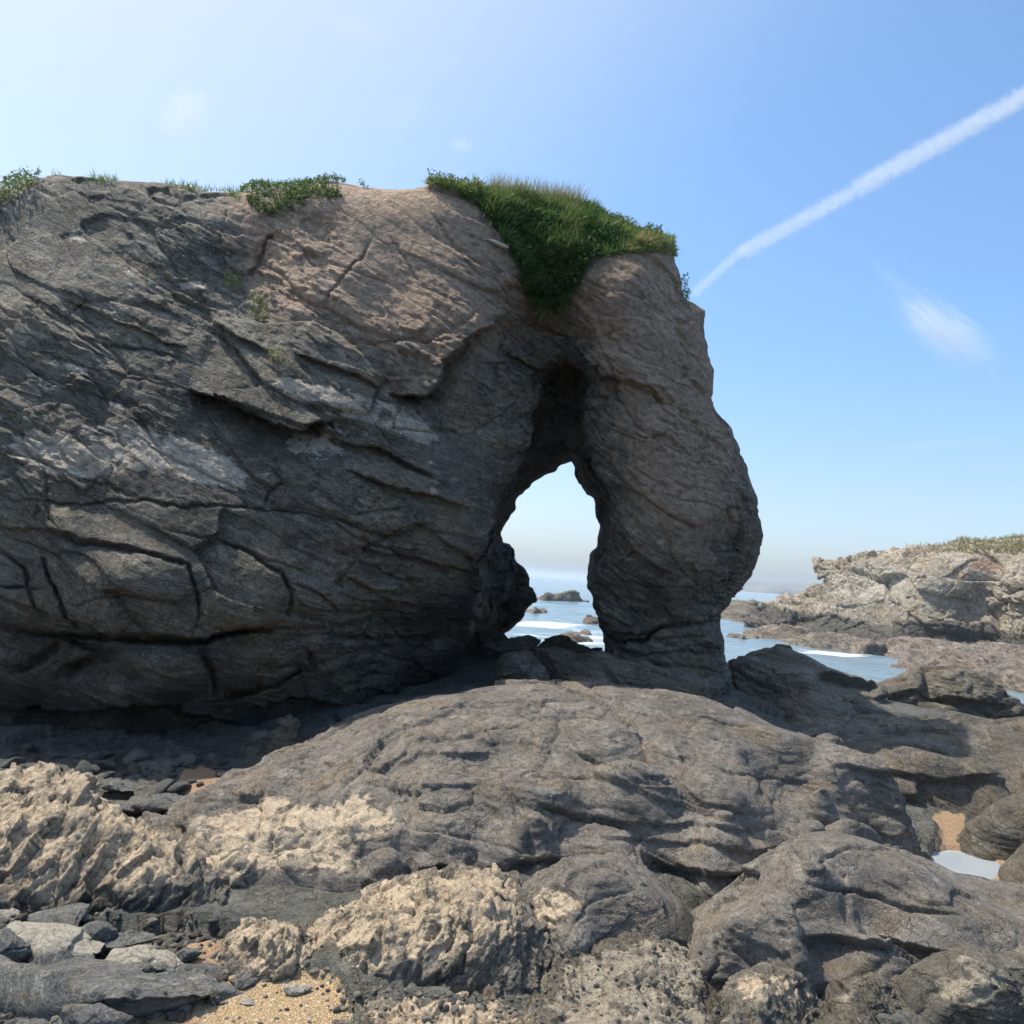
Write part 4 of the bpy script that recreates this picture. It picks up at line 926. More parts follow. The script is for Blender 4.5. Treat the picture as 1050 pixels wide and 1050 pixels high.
log('headland')
hf_far('pink_shelf', [(880,672,-1.1),(920,690,-1.1),(980,700,-1.1),(1060,712,-1.1),(1300,760,-1.1),W(48,42,-1),W(46,52,-1),W(32,58,-1),W(24,60,-1),W(19,52,-1)],
       [(900,668,-.75,'z'),(950,678,-.7,'z'),(1000,688,-.65,'z'),(1060,695,-.6,'z'),(950,662,-.4,'z'),(1020,668,-.3,'z'),(1100,680,-.3,'z'),(1200,690,-.4,'z'),(1200,720,-.6,'z')],
       'flat pinkish rock shelf below the sunlit headland', 'rock shelf', seed=30, k=1.8, res=.35, rough=.9, plate=1.5, strat=1.5, amp=1.0, warms=[(980,680,120,20,0,.8)], wet=.1)
hf_far('brown_shelf', [(766,650,-1.1),(800,661,-1.1),(850,670,-1.1),(895,676,-1.1),W(24,50,-1),W(26,60,-1),W(19.5,64,-1)],
       [(785,647,-.5,'z'),(820,652,-.35,'z'),(860,660,-.4,'z'),(890,664,-.5,'z'),(840,651,-.2,'z'),(900,658,-.2,'z')],
       'low brown rock shelf in the water under the tip of the headland', 'rock shelf', seed=31, k=1.8, res=.35, rough=.9, plate=1.3, strat=1.5, amp=1.0, warms=[(860,660,60,20,0,.4)], wet=.5)
hf_far('dark_skerry', [(738,640,-1.1),(765,640,-1.1),(790,632,-1.1),(798,624,-1.1),W(27,100,-1),W(24,98,-1)],
       [(745,618,88),(760,614,90),(778,616,92),(790,621,92),(765,628,82)], 'dark rock standing in the sea between the arch pillar and the headland', 'sea rock', seed=32, mat=M_CLIFF, k=3, wet=.9)
hf_far('pink_skerry', [(746,657,-1.1),(760,660,-1.1),(776,657,-1.1),(772,651,-1.1),(752,650,-1.1)], [(756,652,-.6,'z'),(766,653,-.65,'z')], 'small flat pinkish rock awash right of the arch pillar', 'sea rock', seed=33, k=1.2, res=.16, drop=.5, wet=.3)
hf_far('long_skerry', [(543,615,-1.1),(570,618,-1.1),(606,619,-1.1),(625,616,-1.1),W(7,108,-1),W(3,108,-1)], [(548,611,101),(560,609,101),(575,609,101),(588,609,101),(598,606,102),(606,603,102),(614,604,102),(624,608,102)], 'long low rock far out in the sea with a small peak, seen through the arch', 'sea rock', seed=34, mat=M_CLIFF, wet=.7)
hf_far('near_skerry', [(534,630,-1.1),(548,632,-1.1),(562,629,-1.1),(556,624,-1.1),(540,623,-1.1)], [(542,621,-.1,'z'),(550,624,-.5,'z')], 'small dark rock in the sea beside the left wall of the arch opening', 'sea rock', seed=35, mat=M_CLIFF, k=1.5, res=.22, drop=.5, wet=.6)
hf_far('awash_skerry', [(568,659,-1.1),(585,664,-1.1),(608,661,-1.1),(602,654,-1.1),(580,652,-1.1)], [(580,653,-.7,'z'),(595,655,-.7,'z')], 'flat brown rock awash in the surf in the middle of the arch opening', 'sea rock', seed=36, k=1.2, res=.14, drop=.4, wet=.4)
hf_far('foamy_skerry', [(598,643,-1.1),(610,644,-1.1),(618,641,-1.1),(610,634,-1.1)], [(606,635,-.6,'z'),(612,637,-.7,'z')], 'little pale rock in white water close to the pillar side of the arch opening', 'sea rock', seed=37, k=1.2, res=.16, drop=.4, wet=.3)
hf_far('far_coast', [W(250,1500,-1.5),W(480,1480,-1.5),W(900,1400,-1.5),W(1500,1400,-1.5),W(1500,1900,-1.5),W(480,1900,-1.5),W(300,1700,-1.5)], [(765,603,1600),(790,604,1600),(815,605,1600),(840,606,1600),(900,606,1600),(1050,612,1600),(1300,620,1600)],
       'low grey coast on the horizon beyond the headland', 'coast', kind='structure', seed=38, mat=M_CLIFF, res=16, k=60, drop=30, c=40, amp=.3, wet=0, plate=.5)
# ------------------------------------------------------------------ plants
def leaf_mat(name, cols, trans=.35):
    s = NT(name); b = s.n('ShaderNodeBsdfPrincipled'); tr = s.n('ShaderNodeBsdfTranslucent'); mx = s.n('ShaderNodeMixShader')
    r = s.n('ShaderNodeValToRGB'); s.put(r.inputs[0], s.attr('tint'))
    while len(r.color_ramp.elements) < len(cols): r.color_ramp.elements.new(.5)
    for i, c in enumerate(cols):
        r.color_ramp.elements[i].position = i / (len(cols) - 1); r.color_ramp.elements[i].color = (*c, 1)
    s.put(b.inputs['Base Color'], r.outputs[0]); b.inputs['Roughness'].default_value = .6; b.inputs['Specular IOR Level'].default_value = .3
    s.put(tr.inputs['Color'], r.outputs[0]); s.put(mx.inputs[0], trans)
    s.t.links.new(b.outputs[0], mx.inputs[1]); s.t.links.new(tr.outputs[0], mx.inputs[2]); s.t.links.new(mx.outputs[0], s.out.inputs[0]); return s.m
M_GRASS = leaf_mat('grass', [(.03, .075, .02), (.065, .15, .035), (.13, .23, .06), (.28, .30, .10), (.45, .38, .18)])
M_LEAF = leaf_mat('leaves', [(.04, .09, .025), (.10, .18, .05), (.17, .22, .06), (.33, .30, .10)])
M_STRAW = leaf_mat('dry_grass', [(.20, .20, .08), (.33, .30, .14), (.45, .40, .22)])
def unit(a): return a / np.maximum(np.linalg.norm(a, axis=1, keepdims=True), 1e-6)
def blades(name, root, nor, length, width, tint, mat, up=.5, spread=.45, droop=.35, **kw):
    n = len(root); rr = np.random.default_rng(len(root))
    d0 = unit(nor * (1 - up) + np.array([0, 0, up]) + rr.normal(0, spread, (n, 3)))
    L = length[:, None]; side = unit(np.cross(d0, rr.normal(0, 1, (n, 3)))) * np.asarray(width).reshape(-1, 1)
    bend = unit(nor + rr.normal(0, .5, (n, 3)) - np.array([0, 0, .6])) * droop
    rows = []
    for t, w in ((0, 1.), (.4, .85), (.75, .5), (1., .06)):
        c = root + d0 * L * t + bend * L * t * t
        rows += [c - side * w, c + side * w]
    V = np.stack(rows, 1).reshape(-1, 3)
    b = np.arange(n)[:, None] * 8
    Q = np.concatenate([b + np.array([[2 * i, 2 * i + 1, 2 * i + 3, 2 * i + 2]]) for i in range(3)])
    me = new_mesh(name, V, Q); set_attr(me, 'tint', np.repeat(tint, 8))
    return link(name, me, mat, **kw)
def leaves(name, pts, size, tint, mat, seed=0, **kw):
    n = len(pts); rr = np.random.default_rng(seed + n); d = unit(rr.normal(0, 1, (n, 3)) + np.array([0, -.2, .25])); s_ = unit(np.cross(d, rr.normal(0, 1, (n, 3)))); u = np.cross(d, s_)
    z = size[:, None]
    V = np.stack([pts - s_ * z, pts + u * z * .45 + d * z * .12, pts + s_ * z, pts - u * z * .45 + d * z * .12], 1).reshape(-1, 3)
    me = new_mesh(name, V, np.arange(n * 4).reshape(-1, 4)); set_attr(me, 'tint', np.repeat(tint, 4))
    return link(name, me, mat, **kw)
def surf(o):
    me = o.data; return get_co(me) + np.array(o.location, f32), get_no(me)
AV, AN = surf(arch); apx, apy = proj(AV)
A_front = (-(AN * unit(AV - EYE)).sum(1) > -.35) & (AV[:, 1] < cr_(apx, apy) + 1.5)
def roots(poly, n, seed=0, pad=0, minface=None):
    m = np.where(A_front & (poly_sd(apx, apy, poly) < pad))[0]
    rr = np.random.default_rng(seed + n)
    i = m[rr.integers(0, len(m), n)]
    return AV[i] + rr.normal(0, .012, (n, 3)), AN[i].astype(float), rr, apx[i], apy[i]
TURF = [(440,186),(470,186),(500,197),(560,203),(600,211),(650,234),(676,242),(680,256),(664,258),(640,258),(618,264),(602,272),(592,290),(580,308),(560,318),(548,308),(536,290),(530,268),(512,236),(490,210),(462,196)]
r, n_, rr, bx, by = roots(TURF, 34000, 1, 2)
r = r + n_ * np.clip(.09 * fbm(r * 3.5, 3, 930) + .02, 0, .2)[:, None]
pat = fbm(r * 2.2, 3, 900) + .5 * fbm(r * 6, 2, 905)
tint = np.clip(.34 + .55 * pat + .16 * rr.normal(0, 1, len(r)) + .28 * sstep(232, 205, by) * sstep(620, 520, bx) * 0 + .30 * sstep(600, 690, bx) + .25 * blob(bx, by, 470, 196, 30, 8), 0, 1)
blades('turf', r, n_, rr.uniform(.04, .13, len(r)) * (1 + .9 * pat) * (1 - .6 * sstep(600, 680, bx)) * (1 - .5 * sstep(500, 450, bx)), rr.uniform(.004, .010, len(r)), tint, M_GRASS, up=.38, spread=.85, droop=.6,
       label='thick green turf hanging over the cliff edge above the arch', cat='grass', kind='stuff')
r2, n2_, rr, bx2, by2 = roots(TURF, 9000, 9, 1)
k_ = fbm(r2 * 4, 3, 931) > -.05; r2, n2_ = r2[k_], n2_[k_]
leaves('turf_herbs', r2 + n2_ * rr.uniform(.02, .12, (len(r2), 1)) + np.array([0, 0, 1]) * rr.uniform(0, .05, (len(r2), 1)), rr.uniform(.012, .03, len(r2)), np.clip(rr.normal(.3, .25, len(r2)), 0, 1), M_LEAF, 9, label='small leafy herbs growing through the green turf above the arch', cat='plants', kind='stuff')
TOP = [(505,192),(520,196),(582,202),(600,206),(596,214),(540,208),(505,201)]
r, n_, rr, bx, by = roots(TOP, 1500, 2, 3)
blades('dry_grass', r, n_, rr.uniform(.18, .36, len(r)), np.full(len(r), .003), rr.uniform(0, 1, len(r)), M_STRAW, up=.9, spread=.28, droop=.2, label='dry straw coloured grass tufts standing on top of the green turf', cat='grass', kind='stuff')
RIM = [(438,185),(470,186),(498,202),(520,232),(530,255),(518,240),(500,218),(478,202),(445,193)]
r, n_, rr, bx, by = roots(RIM, 3000, 3, 2)
blades('mossy_fringe', r, n_, rr.uniform(.04, .10, len(r)), np.full(len(r), .005), np.clip(rr.normal(.72, .15, len(r)), 0, 1), M_GRASS, up=.3, spread=.6, droop=.5, label='yellow green mossy fringe along the left rim of the green turf', cat='moss', kind='stuff')
RIM2 = [(640,230),(664,236),(690,243),(693,262),(672,258),(655,256),(640,250)]
r, n_, rr, bx, by = roots(RIM2, 2600, 7, 1)
blades('mossy_edge', r, n_, rr.uniform(.025, .07, len(r)), np.full(len(r), .005), np.clip(rr.normal(.62, .18, len(r)), 0, 1), M_GRASS, up=.3, spread=.7, droop=.5, label='thin yellowish moss on the top right corner of the pillar', cat='moss', kind='stuff')
CREEP = [(246,192),(290,190),(318,184),(345,183),(374,190),(360,200),(330,204),(305,212),(285,222),(268,220),(256,206)]
r, n_, rr, bx, by = roots(CREEP, 7000, 4, 2)
keep = fbm(r * 3, 3, 910) > -.12; r, n_, bx, by = r[keep], n_[keep], bx[keep], by[keep]
leaves('creeping_plants', r + n_ * rr.uniform(0, .05, (len(r), 1)) + np.array([0, 0, 1]) * rr.uniform(0, .05, (len(r), 1)) * (1 + fbm(r * 5, 2, 911)[:, None]), rr.uniform(.010, .026, len(r)), np.clip(rr.normal(.4, .22, len(r)), 0, 1), M_LEAF, 4, label='leafy creeping plants on the brown cliff top left of the turf', cat='plants', kind='stuff')
EDGE = [(56,184),(100,187),(180,191),(215,200),(246,203),(246,194),(215,192),(180,183),(100,178),(56,174)]
r, n_, rr, bx, by = roots(EDGE, 1800, 5, 2)
keep = fbm(r * 2, 3, 915) > .0; r, n_ = r[keep], n_[keep]
blades('rim_grass', r, n_, rr.uniform(.03, .11, len(r)), np.full(len(r), .004), np.clip(rr.normal(.55, .2, len(r)), 0, 1), M_GRASS, up=.5, spread=.6, label='sparse short grass along the bare cliff rim at upper left', cat='grass', kind='stuff')
def shrub_or_plant(name, poly, n, size, hgt, tm, label, cat, seed):
    r, n_, rr, bx, by = roots(poly, n, seed, 1)
    c = r + n_ * rr.uniform(0, hgt, (n, 1)) + np.array([0, 0, 1]) * rr.uniform(0, hgt, (n, 1))
    leaves(name, c, rr.uniform(size * .6, size * 1.3, n), np.clip(rr.normal(tm, .2, n), 0, 1), M_LEAF, seed, label=label, cat=cat)
shrub_or_plant('shrub', [(-30,196),(0,196),(22,186),(42,184),(40,189),(18,204),(0,214),(-30,214)], 1500, .022, .09, .5, 'low green shrub on the cliff top cut off by the left edge', 'shrub', 11)
shrub_or_plant('ledge_plant', [(228,288),(244,284),(250,298),(236,302)], 260, .014, .06, .85, 'yellow green tuft on the cliff face below the brown gully, upper of two', 'plant', 12)  # small leafy plants rather than bushes, down to the weeds
shrub_or_plant('ledge_plant', [(256,306),(272,306),(274,330),(258,328)], 300, .014, .06, .78, 'yellow green tuft on the cliff face, lower and leafier of two', 'plant', 13)
shrub_or_plant('ledge_plant', [(278,362),(292,364),(290,374),(278,372)], 160, .014, .06, .85, 'tiny yellowish plant by itself on the grey cliff face', 'plant', 14)
shrub_or_plant('hanging_plant', [(566,405),(590,412),(590,440),(570,425)], 260, .016, .06, .1, 'dark green plant hanging in the cleft above the arch opening', 'plant', 15)
shrub_or_plant('wiry_weeds', [(690,290),(700,288),(706,318),(698,320)], 260, .02, .09, .5, 'wiry weeds hanging from the right edge of the pillar', 'weeds', 16)
# fine roots and dead stems under the turf lip
LIP = [(590,285),(610,268),(660,262),(690,268),(690,285),(640,280),(615,296),(600,312)]
r, n_, rr, bx, by = roots(LIP, 120, 6, 1)
blades('hanging_roots', r, n_, rr.uniform(.04, .14, len(r)), np.full(len(r), .002), rr.uniform(0, 1, len(r)), M_STRAW, up=-.5, spread=.3, droop=.3, label='thin dry roots hanging from under the turf lip on the pillar', cat='roots', kind='stuff')
HV, HN = surf(headland); hx, hy = proj(HV)
m = np.where((HN[:, 2] > .1) & (hy < np.interp(hx, [900, 960, 1050, 1400], [566, 566, 568, 560])) & (HV[:, 2] > 2.6))[0]; rr = np.random.default_rng(5); i = m[rr.integers(0, len(m), 14000)]
w_ = sstep(920, 985, hx[i]) > rr.uniform(0, 1, len(i)); i = i[w_]
blades('headland_grass', HV[i].astype(float), HN[i].astype(float), rr.uniform(.12, .4, len(i)), np.full(len(i), .03), np.clip(rr.normal(.45, .3, len(i)), 0, 1), M_STRAW, up=.8, spread=.3, droop=.3, label='dry pale green grass on top of the headland', cat='grass', kind='stuff')
log('plants')

# ------------------------------------------------------------------ loose stones
def sphere_mesh(sub):
    import bmesh
    bm = bmesh.new(); bmesh.ops.create_icosphere(bm, subdivisions=sub, radius=1); V = np.array([v.co[:] for v in bm.verts], f32); T = np.array([[v.index for v in f.verts] for f in bm.faces]); bm.free(); return V, T
SPH = {k: sphere_mesh(k) for k in (2, 3, 5, 6)}
def stone_shape(dim, seed, sub=5, angular=.5, planes=16, relief=1.0):
    V, T = SPH[sub]; rr = np.random.default_rng(seed)
    n = unit(rr.normal(0, 1, (planes, 3))); d = rr.uniform(.72, 1.0, planes)
    q = V @ n.T / d[None]; p = 6 + 22 * angular
    r = 1 / (np.sum(np.maximum(q, 0) ** p, 1) ** (1 / p) + 1e-3)
    r = np.minimum(r, 1.35)
    P = V * r[:, None] * np.array(dim, f32) / 2
    k = max(dim)
    if sub >= 5:
        nn = unit(P / (np.array(dim, f32) ** 2)); P = P + nn * (relief * rock_relief(P + seed * 3.7, CLIFF_FRAME, k=k * .9, rough=.55, plate=.8, strat=.8, chip=.4, seed=seed % 50))[:, None]
    else:
        P = P * (1 + .12 * fbm(V * 1.7 + seed, 3, seed)[:, None])
    return P, T
def stone(px, py, w, h, label, mat=None, name='stone', rot=0, seed=0, angular=.5, pale=-.5, tilt=0, depth=.7, z=None, cat='stone', relief=.8, hmin=.5, Yfix=None):
    cy = py + h * .42
    z0 = 0
    for _ in range(3):
        c = at_z(px, cy, z0); z0 = float(ground_h(c[:1], c[1:2])[0][0]) + .01 if z is None else z
    if Yfix is not None:
        c = unproj(px, cy, Yfix); z0 = c[2]
    Y = c[1]; wm = w * Y / FPX; dy = wm * depth; hm = max((h * Y / FPX - dy * .40) / .9, h * Y / FPX * hmin)
    P, T = stone_shape((wm, dy, hm), seed + 50, 6 if w > 60 else 5, angular, relief=relief)
    R_ = np.array(Matrix.Rotation(math.radians(rot), 3, 'Z') @ Matrix.Rotation(math.radians(tilt), 3, 'Y'))
    P = P @ R_.T
    me = new_mesh(name, P + np.array([c[0], c[1] + dy * .15, z0 + hm * .36]), T)
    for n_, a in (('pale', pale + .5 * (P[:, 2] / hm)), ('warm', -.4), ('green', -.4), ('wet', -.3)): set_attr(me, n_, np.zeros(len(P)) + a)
    return link(name, me, mat or M_STONE, label=label, cat=cat)
for a in [
    (80,1012,250,44,'long dark grey flat stone at the lower left edge',dict(depth=.34,angular=.35,seed=1,rot=4,name='flat_stone')),
    (36,962,100,36,'pale speckled flat stone behind the long dark stone',dict(depth=.55,seed=2,pale=1.3,angular=.6,name='flat_stone')),
    (3,974,40,40,'dark round stone cut off by the left edge',dict(seed=3,angular=.2)),
    (55,936,60,32,'dark rounded stone under the front of the tan boulder',dict(seed=4,angular=.25)),
    (100,953,36,28,'round grey stone right of the pale speckled stone',dict(seed=5,angular=.3,pale=-.1)),
    (134,961,42,19,'flat blue grey stone leaning by the round grey stone',dict(seed=6,angular=.4,tilt=-8)),
    (142,982,84,36,'pale mounded stone above the end of the long dark stone',dict(seed=7,pale=1.3,angular=.4)),
    (54,986,60,16,'thin greenish stone wedged behind the long dark stone',dict(seed=8,angular=.4,depth=.5)),
    (95,1046,54,50,'pointed ribbed grey stone at the bottom edge',dict(seed=9,angular=.8,depth=.8,tilt=10)),
    (30,1050,46,28,'blue grey stone at the bottom left corner',dict(seed=10,angular=.5)),
    (62,1046,40,26,'brownish grey stone between the blue grey and the pointed stones',dict(seed=11,angular=.5)),
    (198,1010,18,19,'small white angular stone at the tip of the long dark stone',dict(seed=12,pale=1.6,angular=.9)),
    (214,1007,17,13,'small pale chip beside the white angular stone',dict(seed=13,pale=1.0,angular=.9)),
    (203,995,40,15,'flat grey stone just above the white angular stone',dict(seed=14,angular=.6,pale=.0)),
    (190,978,24,20,'blue grey stone on the reddish wet gravel',dict(seed=15,angular=.5)),
    (5,937,26,16,'small tan rounded stone at the left edge',dict(seed=16,pale=.6,angular=.2)),
    (303,1014,24,13,'single pale pebble lying on the golden sand',dict(seed=17,pale=1.1,angular=.3)),
    (254,1026,15,8,'flat whitish pebble half sunk in the golden sand',dict(seed=18,pale=1.2,angular=.4)),
    (250,1006,28,14,'grey angular stone where the sand meets the pale lump',dict(seed=19,angular=.8,pale=.1)),
    (556,1033,30,14,'pale oblong stone at the foot of the rough tan outcrop',dict(seed=20,pale=.9,angular=.7,depth=.5)),
    (168,820,96,26,'dark greenish slab in the cliff shade behind the tan boulder',dict(seed=21,angular=.5,depth=.5,name='flat_stone')),
    (118,803,44,18,'rounded greenish stone in the cliff shade above the tan boulder',dict(seed=22,angular=.3)),
    (4,796,20,16,'blue grey stone at the left edge at the foot of the cliff',dict(seed=23,angular=.2)),
    (138,826,34,16,'grey stone in front of the dark greenish slab',dict(seed=24,angular=.6)),
    (205,846,40,18,'flat stone in the gap between the two tan scarred boulders',dict(seed=25,angular=.5,depth=.5)),
    (62,812,40,14,'dim grey stone at the shadow edge behind the tan boulder crest',dict(seed=26,angular=.5)),
    ]:
    kw = a[5]; stone(a[0], a[1], a[2], a[3], a[4], **kw)
for a in [
    (620,694,150,27,'flat light grey slab at the foot of the arch pillar',dict(Yfix=9.9,seed=31,depth=.8)),
    (532,694,62,42,'squarish greenish block at the left foot of the arch',dict(Yfix=9.7,seed=32,depth=.8)),
    (582,674,78,18,'dark thin shelf of rock lying in the arch opening against the sea',dict(Yfix=11.6,seed=33,depth=.7)),
    (526,666,46,17,'low brown hump of rock at the left of the arch opening',dict(Yfix=11.4,seed=34,depth=.9)),
    (514,656,12,12,'little round stone on the seaward side of the left arch wall',dict(Yfix=12.0,seed=36,angular=.2)),
    (548,682,60,10,'thin wet plate of rock before the dark shelf in the arch opening',dict(Yfix=10.9,seed=35,depth=1.0)),
    ]:
    kw = dict(mat=M_BROWN, name='rock', cat='rock', angular=.6, pale=-.1, relief=1.2, hmin=1.25); kw.update(a[5]); stone(a[0], a[1], a[2], a[3], a[4], **kw)
log('stones')
bpy.context.view_layer.update(); dg = bpy.context.evaluated_depsgraph_get()
def cast(px, py):
    d = rays(px, py); d = d / np.linalg.norm(d)
    ok, loc, nor, _, ob, _ = scene.ray_cast(dg, Vector(EYE), Vector(d))
    return (loc, nor, ob) if ok else None
cast(500, 900)
VAR = []
for v in range(7):
    P, T = stone_shape((1, .75, .55), 200 + v, 3, [.2, .5, .9][v % 3]); me = new_mesh('pebble', P, T, smooth=v % 3 < 2)
    for n_, a in (('pale', [-.5, .3, 1.1, 1.7, -.2, .9, -.4][v]), ('warm', [-.4, .3, -.4, -.4, .6, -.4, -.4][v]), ('green', -.4), ('wet', -.4)): set_attr(me, n_, np.zeros(len(P)) + a)
    me.materials.append(M_STONE); VAR.append(me)
def scatter(name, zone, n, rlo, rhi, label, group, cat, seed, tones=range(7), only=None):
    rr = np.random.default_rng(seed); got = 0; xs = [p[0] for p in zone]; ys = [p[1] for p in zone]
    for _ in range(n * 12):
        if got >= n: break
        x, y = rr.uniform(min(xs), max(xs)), rr.uniform(min(ys), max(ys))
        if poly_sd(np.array([x]), np.array([y]), zone)[0] > 0: continue
        h = cast(x, y)
        if not h or (only and not h[2].name.startswith(only)) or h[1].z < .35: continue
        r = rlo * (rhi / rlo) ** (rr.uniform() ** 1.6); o = bpy.data.objects.new(name, VAR[int(rr.choice(list(tones)))]); COL.objects.link(o)
        o.location = h[0] + Vector((0, 0, r * .18)); o.scale = (r * 2, r * 2, r * 2); o.rotation_euler = (rr.normal(0, .25), rr.normal(0, .25), rr.uniform(0, 6.28))
        o['label'] = label; o['category'] = cat; o['group'] = group; got += 1
scatter('pebble', [(0,925),(60,930),(230,945),(235,1000),(180,1050),(0,1050)], 110, .009, .04, 'pebble among the loose stones and wet gravel at lower left', 'pebbles among the lower left stones', 'pebble', 1, only='ground')
scatter('pebble', [(120,1050),(200,1000),(262,995),(340,1005),(365,1050)], 46, .004, .014, 'small pebble lying on the patch of golden sand', 'pebbles on the golden sand', 'pebble', 2, (1, 2, 3, 5), 'ground')
scatter('pebble', [(310,985),(380,1010),(560,1025),(560,1050),(345,1050),(320,1010)], 110, .007, .024, 'pale broken stone in the rubble below the tan outcrop', 'rubble below the tan outcrop', 'rubble', 3, (1, 2, 3, 5))
scatter('pebble', [(0,775),(240,780),(215,860),(150,850),(0,790)], 30, .02, .06, 'dull pebble on the shaded ground at the cliff foot', 'pebbles at the cliff foot', 'pebble', 4, (0, 4, 6, 1), 'ground')
scatter('stone', [(0,765),(235,770),(240,800),(215,850),(140,835),(0,795)], 26, .035, .13, 'dark wet stone on the shaded ground at the cliff foot', 'stones at the cliff foot', 'stone', 6, (0, 4, 6), 'ground')
scatter('shell_fragment', [(545,985),(600,970),(650,965),(720,965),(735,1000),(740,1045),(560,1045),(545,1010)], 150, .006, .020, 'pale oyster shell fragment crusted on the low grey bedrock', 'shells crusted on the low bedrock', 'shell', 5, (1, 2, 3, 5))
# limpets
lim = []
for v in range(3):
    V, T = SPH[3]; P = V.copy(); z = np.clip(P[:, 2], 0, 1); rad = np.hypot(P[:, 0], P[:, 1]); a = np.arctan2(P[:, 1], P[:, 0])
    P[:, 2] = np.where(P[:, 2] > 0, (1 - np.clip(rad, 0, 1)) * .75 + .02, 0); P[:, :2] *= (1 + .06 * np.cos(a * (9 + v)))[:, None]; P[:, 1] *= .85
    me = new_mesh('limpet', P, T); set_attr(me, 'pale', np.full(len(P), 1.5 - .5 * v)); [set_attr(me, k_, np.full(len(P), -.4)) for k_ in ('warm', 'green', 'wet')]; me.materials.append(M_STONE); lim.append(me)
def limpets(zone, n, label, group, seed, lo=.006, hi=.013):
    rr = np.random.default_rng(seed); got = 0; xs = [p[0] for p in zone]; ys = [p[1] for p in zone]
    for _ in range(n * 8):
        if got >= n: break
        x, y = rr.uniform(min(xs), max(xs)), rr.uniform(min(ys), max(ys))
        if poly_sd(np.array([x]), np.array([y]), zone)[0] > 0: continue
        h = cast(x, y)
        if not h: continue
        o = bpy.data.objects.new('limpet', lim[int(rr.integers(3))]); COL.objects.link(o); r = rr.uniform(lo, hi)
        o.rotation_euler = h[1].to_track_quat('Z', 'Y').to_euler(); o.location = h[0] - h[1] * r * .15; o.scale = (r, r, r)
        o['label'] = label; o['category'] = 'limpet'; o['group'] = group; got += 1
limpets([(90,905),(230,920),(430,905),(420,935),(330,950),(235,950),(100,940)], 46, 'small grey limpet on the dark wet rock below the pale boulders', 'limpets low on the wet rock', 21)
limpets([(640,840),(760,850),(960,850),(950,885),(700,905),(640,890)], 26, 'tiny white limpet on the dark front of the whaleback boulder', 'limpets on the whaleback front', 22, .007, .014)
limpets([(710,930),(900,905),(1040,930),(1040,985),(760,985)], 26, 'tiny limpet scattered on the wide grey slab', 'limpets on the grey slab', 23, .004, .009)
limpets([(0,940),(200,945),(190,1030),(0,1030)], 26, 'tiny limpet stuck on the loose lower left stones', 'limpets on the loose stones', 24, .004, .008)
# driftwood stick caught under the turf rim
h = cast(505, 249)
if h:
    a, b = unproj(np.array([489., 522.]), np.array([245., 252.]), h[0].y - .03)
    t_ = np.linspace(0, 1, 14); ax = a[None] + (b - a)[None] * t_[:, None] + np.stack([0 * t_, 0 * t_, .02 * np.sin(t_ * 5)], -1)
    rad = (.008 + .022 * sstep(.35, .6, t_) * sstep(1.05, .85, t_)); V = []; Q = []
    for k_, (c, r_) in enumerate(zip(ax, rad)):
        for j in range(8): V.append(c + r_ * np.array([.1 * math.cos(j * .785), math.cos(j * .785), math.sin(j * .785)]))
    for k_ in range(13):
        for j in range(8): Q.append([k_ * 8 + j, k_ * 8 + (j + 1) % 8, k_ * 8 + 8 + (j + 1) % 8, k_ * 8 + 8 + j])
    me = new_mesh('stick', V, Q); s = NT('bleached_wood'); b_ = s.n('ShaderNodeBsdfPrincipled'); s.put(b_.inputs['Base Color'], s.mix(s.noise(s.obj(), 40, 4), (.3, .24, .18), (.62, .55, .46))); b_.inputs['Roughness'].default_value = .8; s.t.links.new(b_.outputs[0], s.out.inputs[0])
    link('stick', me, s.m, label='pale bleached stick on the brown soil left of the turf', cat='stick')
log('scatter')

# ------------------------------------------------------------------ clouds: real volumes high over the sea
def cloud_mat(name, dens, sc, tube=False, thr=.5, soft=.25):
    s = NT(name); v = s.obj()
    q = s.vmath('MULTIPLY', v, (0, 1, 1)) if tube else v
    ln = s.n('ShaderNodeVectorMath', operation='LENGTH'); s.put(ln.inputs[0], q)
    fall = s.step(ln.outputs['Value'], 1.0, .15)
    if tube:
        sp = s.n('ShaderNodeSeparateXYZ'); s.put(sp.inputs[0], v)
        fall = s.math('MULTIPLY', fall, s.step(s.math('ABSOLUTE', sp.outputs[0]), 1.0, .8))
    nz = s.math('ADD', s.math('MULTIPLY', s.noise(s.vmath('MULTIPLY', v, sc), 1.0, 8, .68, .9), .7), s.math('MULTIPLY', s.noise(s.vmath('MULTIPLY', v, tuple(x * 3.1 for x in sc)), 1.0, 5, .6, .4), .3))
    d = s.math('MULTIPLY', s.step(s.math('ADD', nz, s.math('MULTIPLY', s.math('SUBTRACT', fall, .6), .30)), thr - soft, thr + soft), fall)
    vs = s.n('ShaderNodeVolumeScatter'); s.put(vs.inputs['Density'], s.math('MULTIPLY', d, dens)); vs.inputs['Color'].default_value = (1, 1, 1, 1); vs.inputs['Anisotropy'].default_value = .0
    s.t.links.new(vs.outputs[0], s.out.inputs['Volume']); return s.m
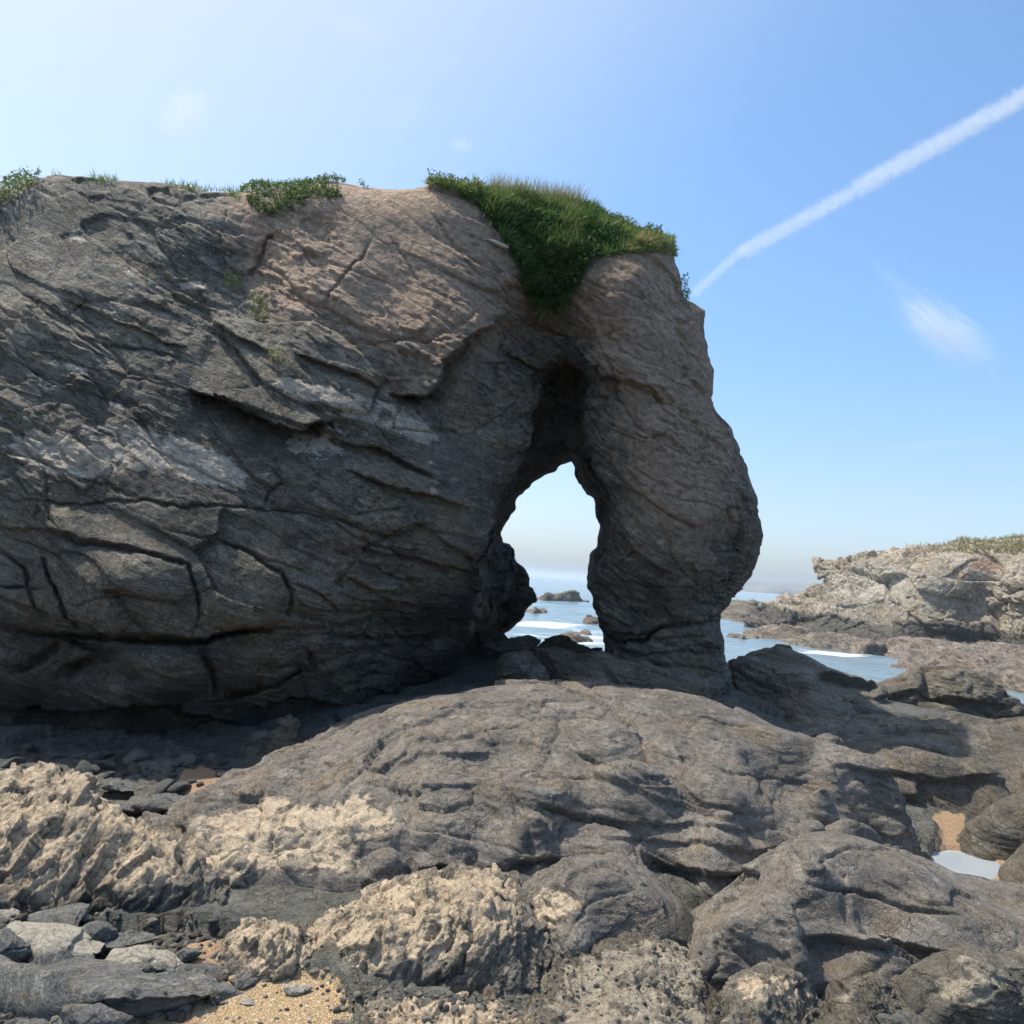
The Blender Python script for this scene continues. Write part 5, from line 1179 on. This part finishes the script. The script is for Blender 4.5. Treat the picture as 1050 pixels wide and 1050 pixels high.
def cloud_body(name, p0, p1, rpx, Y, mat, parent=None, label=None, cat=None, group=None):
    a, b = unproj(np.array([p0[0], p1[0]], float), np.array([p0[1], p1[1]], float), np.array([Y, Y], float) if np.isscalar(Y) else np.array(Y, float))
    c = (a + b) / 2; d = b - a; L = np.linalg.norm(d); ym = np.mean(Y); r = rpx * ym / FPX
    V, T = SPH[3]
    me = new_mesh(name, V, T); me.materials.append(mat)
    o = bpy.data.objects.new(name, me); COL.objects.link(o)
    ex = d / L; up = np.array([0, 0, 1.]); ey = np.cross(up, ex); ey /= np.linalg.norm(ey); ez = np.cross(ex, ey)
    Mx = Matrix(np.stack([ex * L / 2, ey * r, ez * r], 1).tolist()).to_4x4(); Mx.translation = Vector(c)
    o.matrix_world = Mx
    if parent: o.parent = parent; o.matrix_world = Mx
    for k_, v_ in (('label', label), ('category', cat), ('group', group)):
        if v_: o[k_] = v_
    return o
MC = cloud_mat('wisp_cloud', .014, (2.0, 4.6, 4.6), thr=.57, soft=.11)
MT = cloud_mat('contrail_vapour', .020, (18, 2.4, 2.4), True, thr=.54, soft=.13)
MS = cloud_mat('thin_cloud', .004, (4, 1.6, 1.6), thr=.55, soft=.2)
ct = bpy.data.objects.new('contrail', None); COL.objects.link(ct); ct.location = unproj(900., 190., 1500.); ct['label'] = 'long white contrail slanting across the blue sky at the right'; ct['category'] = 'contrail'
bpy.context.view_layer.update()
for p0, p1, rp_, nm in (((856,206),(1110,66),22,'trail_streak'), ((752,264),(880,194),18,'trail_streak'), ((706,306),(768,250),12,'trail_tip')):
    o = cloud_body(nm, p0, p1, rp_, 1500, MT); Mw = o.matrix_world.copy(); o.parent = ct; o.matrix_parent_inverse = Matrix.Translation(-ct.location); o.matrix_basis = Mw
cloud_body('cloud', (880,270), (1062,412), 46, 1700, MC, label='wispy white cloud below the contrail at the right', cat='cloud')
cloud_body('cloud', (860,240), (985,345), 16, 1800, MS, label='thin feathery tail of cloud between the contrail and the wispy white cloud', cat='cloud')
cloud_body('cloud', (140,150), (240,82), 42, 1500, MC, label='small fluffy white cloud above the left part of the cliff', cat='cloud')
cloud_body('cloud', (382,140), (446,92), 24, 1500, MS, label='faint torn wisp of cloud above the middle of the cliff top', cat='cloud')
cloud_body('cloud', (448,140), (500,158), 16, 1500, MC, label='tiny white puff of cloud above the turf', cat='cloud')
cloud_body('cloud', (840,462), (1100,448), 9, 2500, MS, label='thin flat streak of cloud low over the headland', cat='cloud')
cloud_body('cloud', (300,10), (440,52), 26, 1500, MS, label='faint veil of cloud near the top of the sky above the middle of the cliff', cat='cloud')

# ------------------------------------------------------------------ sea air
HZ = 6400.
V = np.array([[x, y, z] for x in (-HZ, HZ) for y in (-HZ, HZ) for z in (-4.2, 26.)], f32)
me = new_mesh('haze', V, np.array([[0, 1, 3, 2], [4, 6, 7, 5], [0, 4, 5, 1], [2, 3, 7, 6], [0, 2, 6, 4], [1, 5, 7, 3]]), smooth=False)
s = NT('sea_haze'); pv = s.n('ShaderNodeVolumePrincipled'); pv.inputs['Density'].default_value = .00035; pv.inputs['Color'].default_value = (.80, .88, 1, 1); pv.inputs['Anisotropy'].default_value = .2
s.t.links.new(pv.outputs[0], s.out.inputs['Volume'])
link('haze', me, s.m, origin=(0, 0, -4.2), kind='stuff')
log('done')
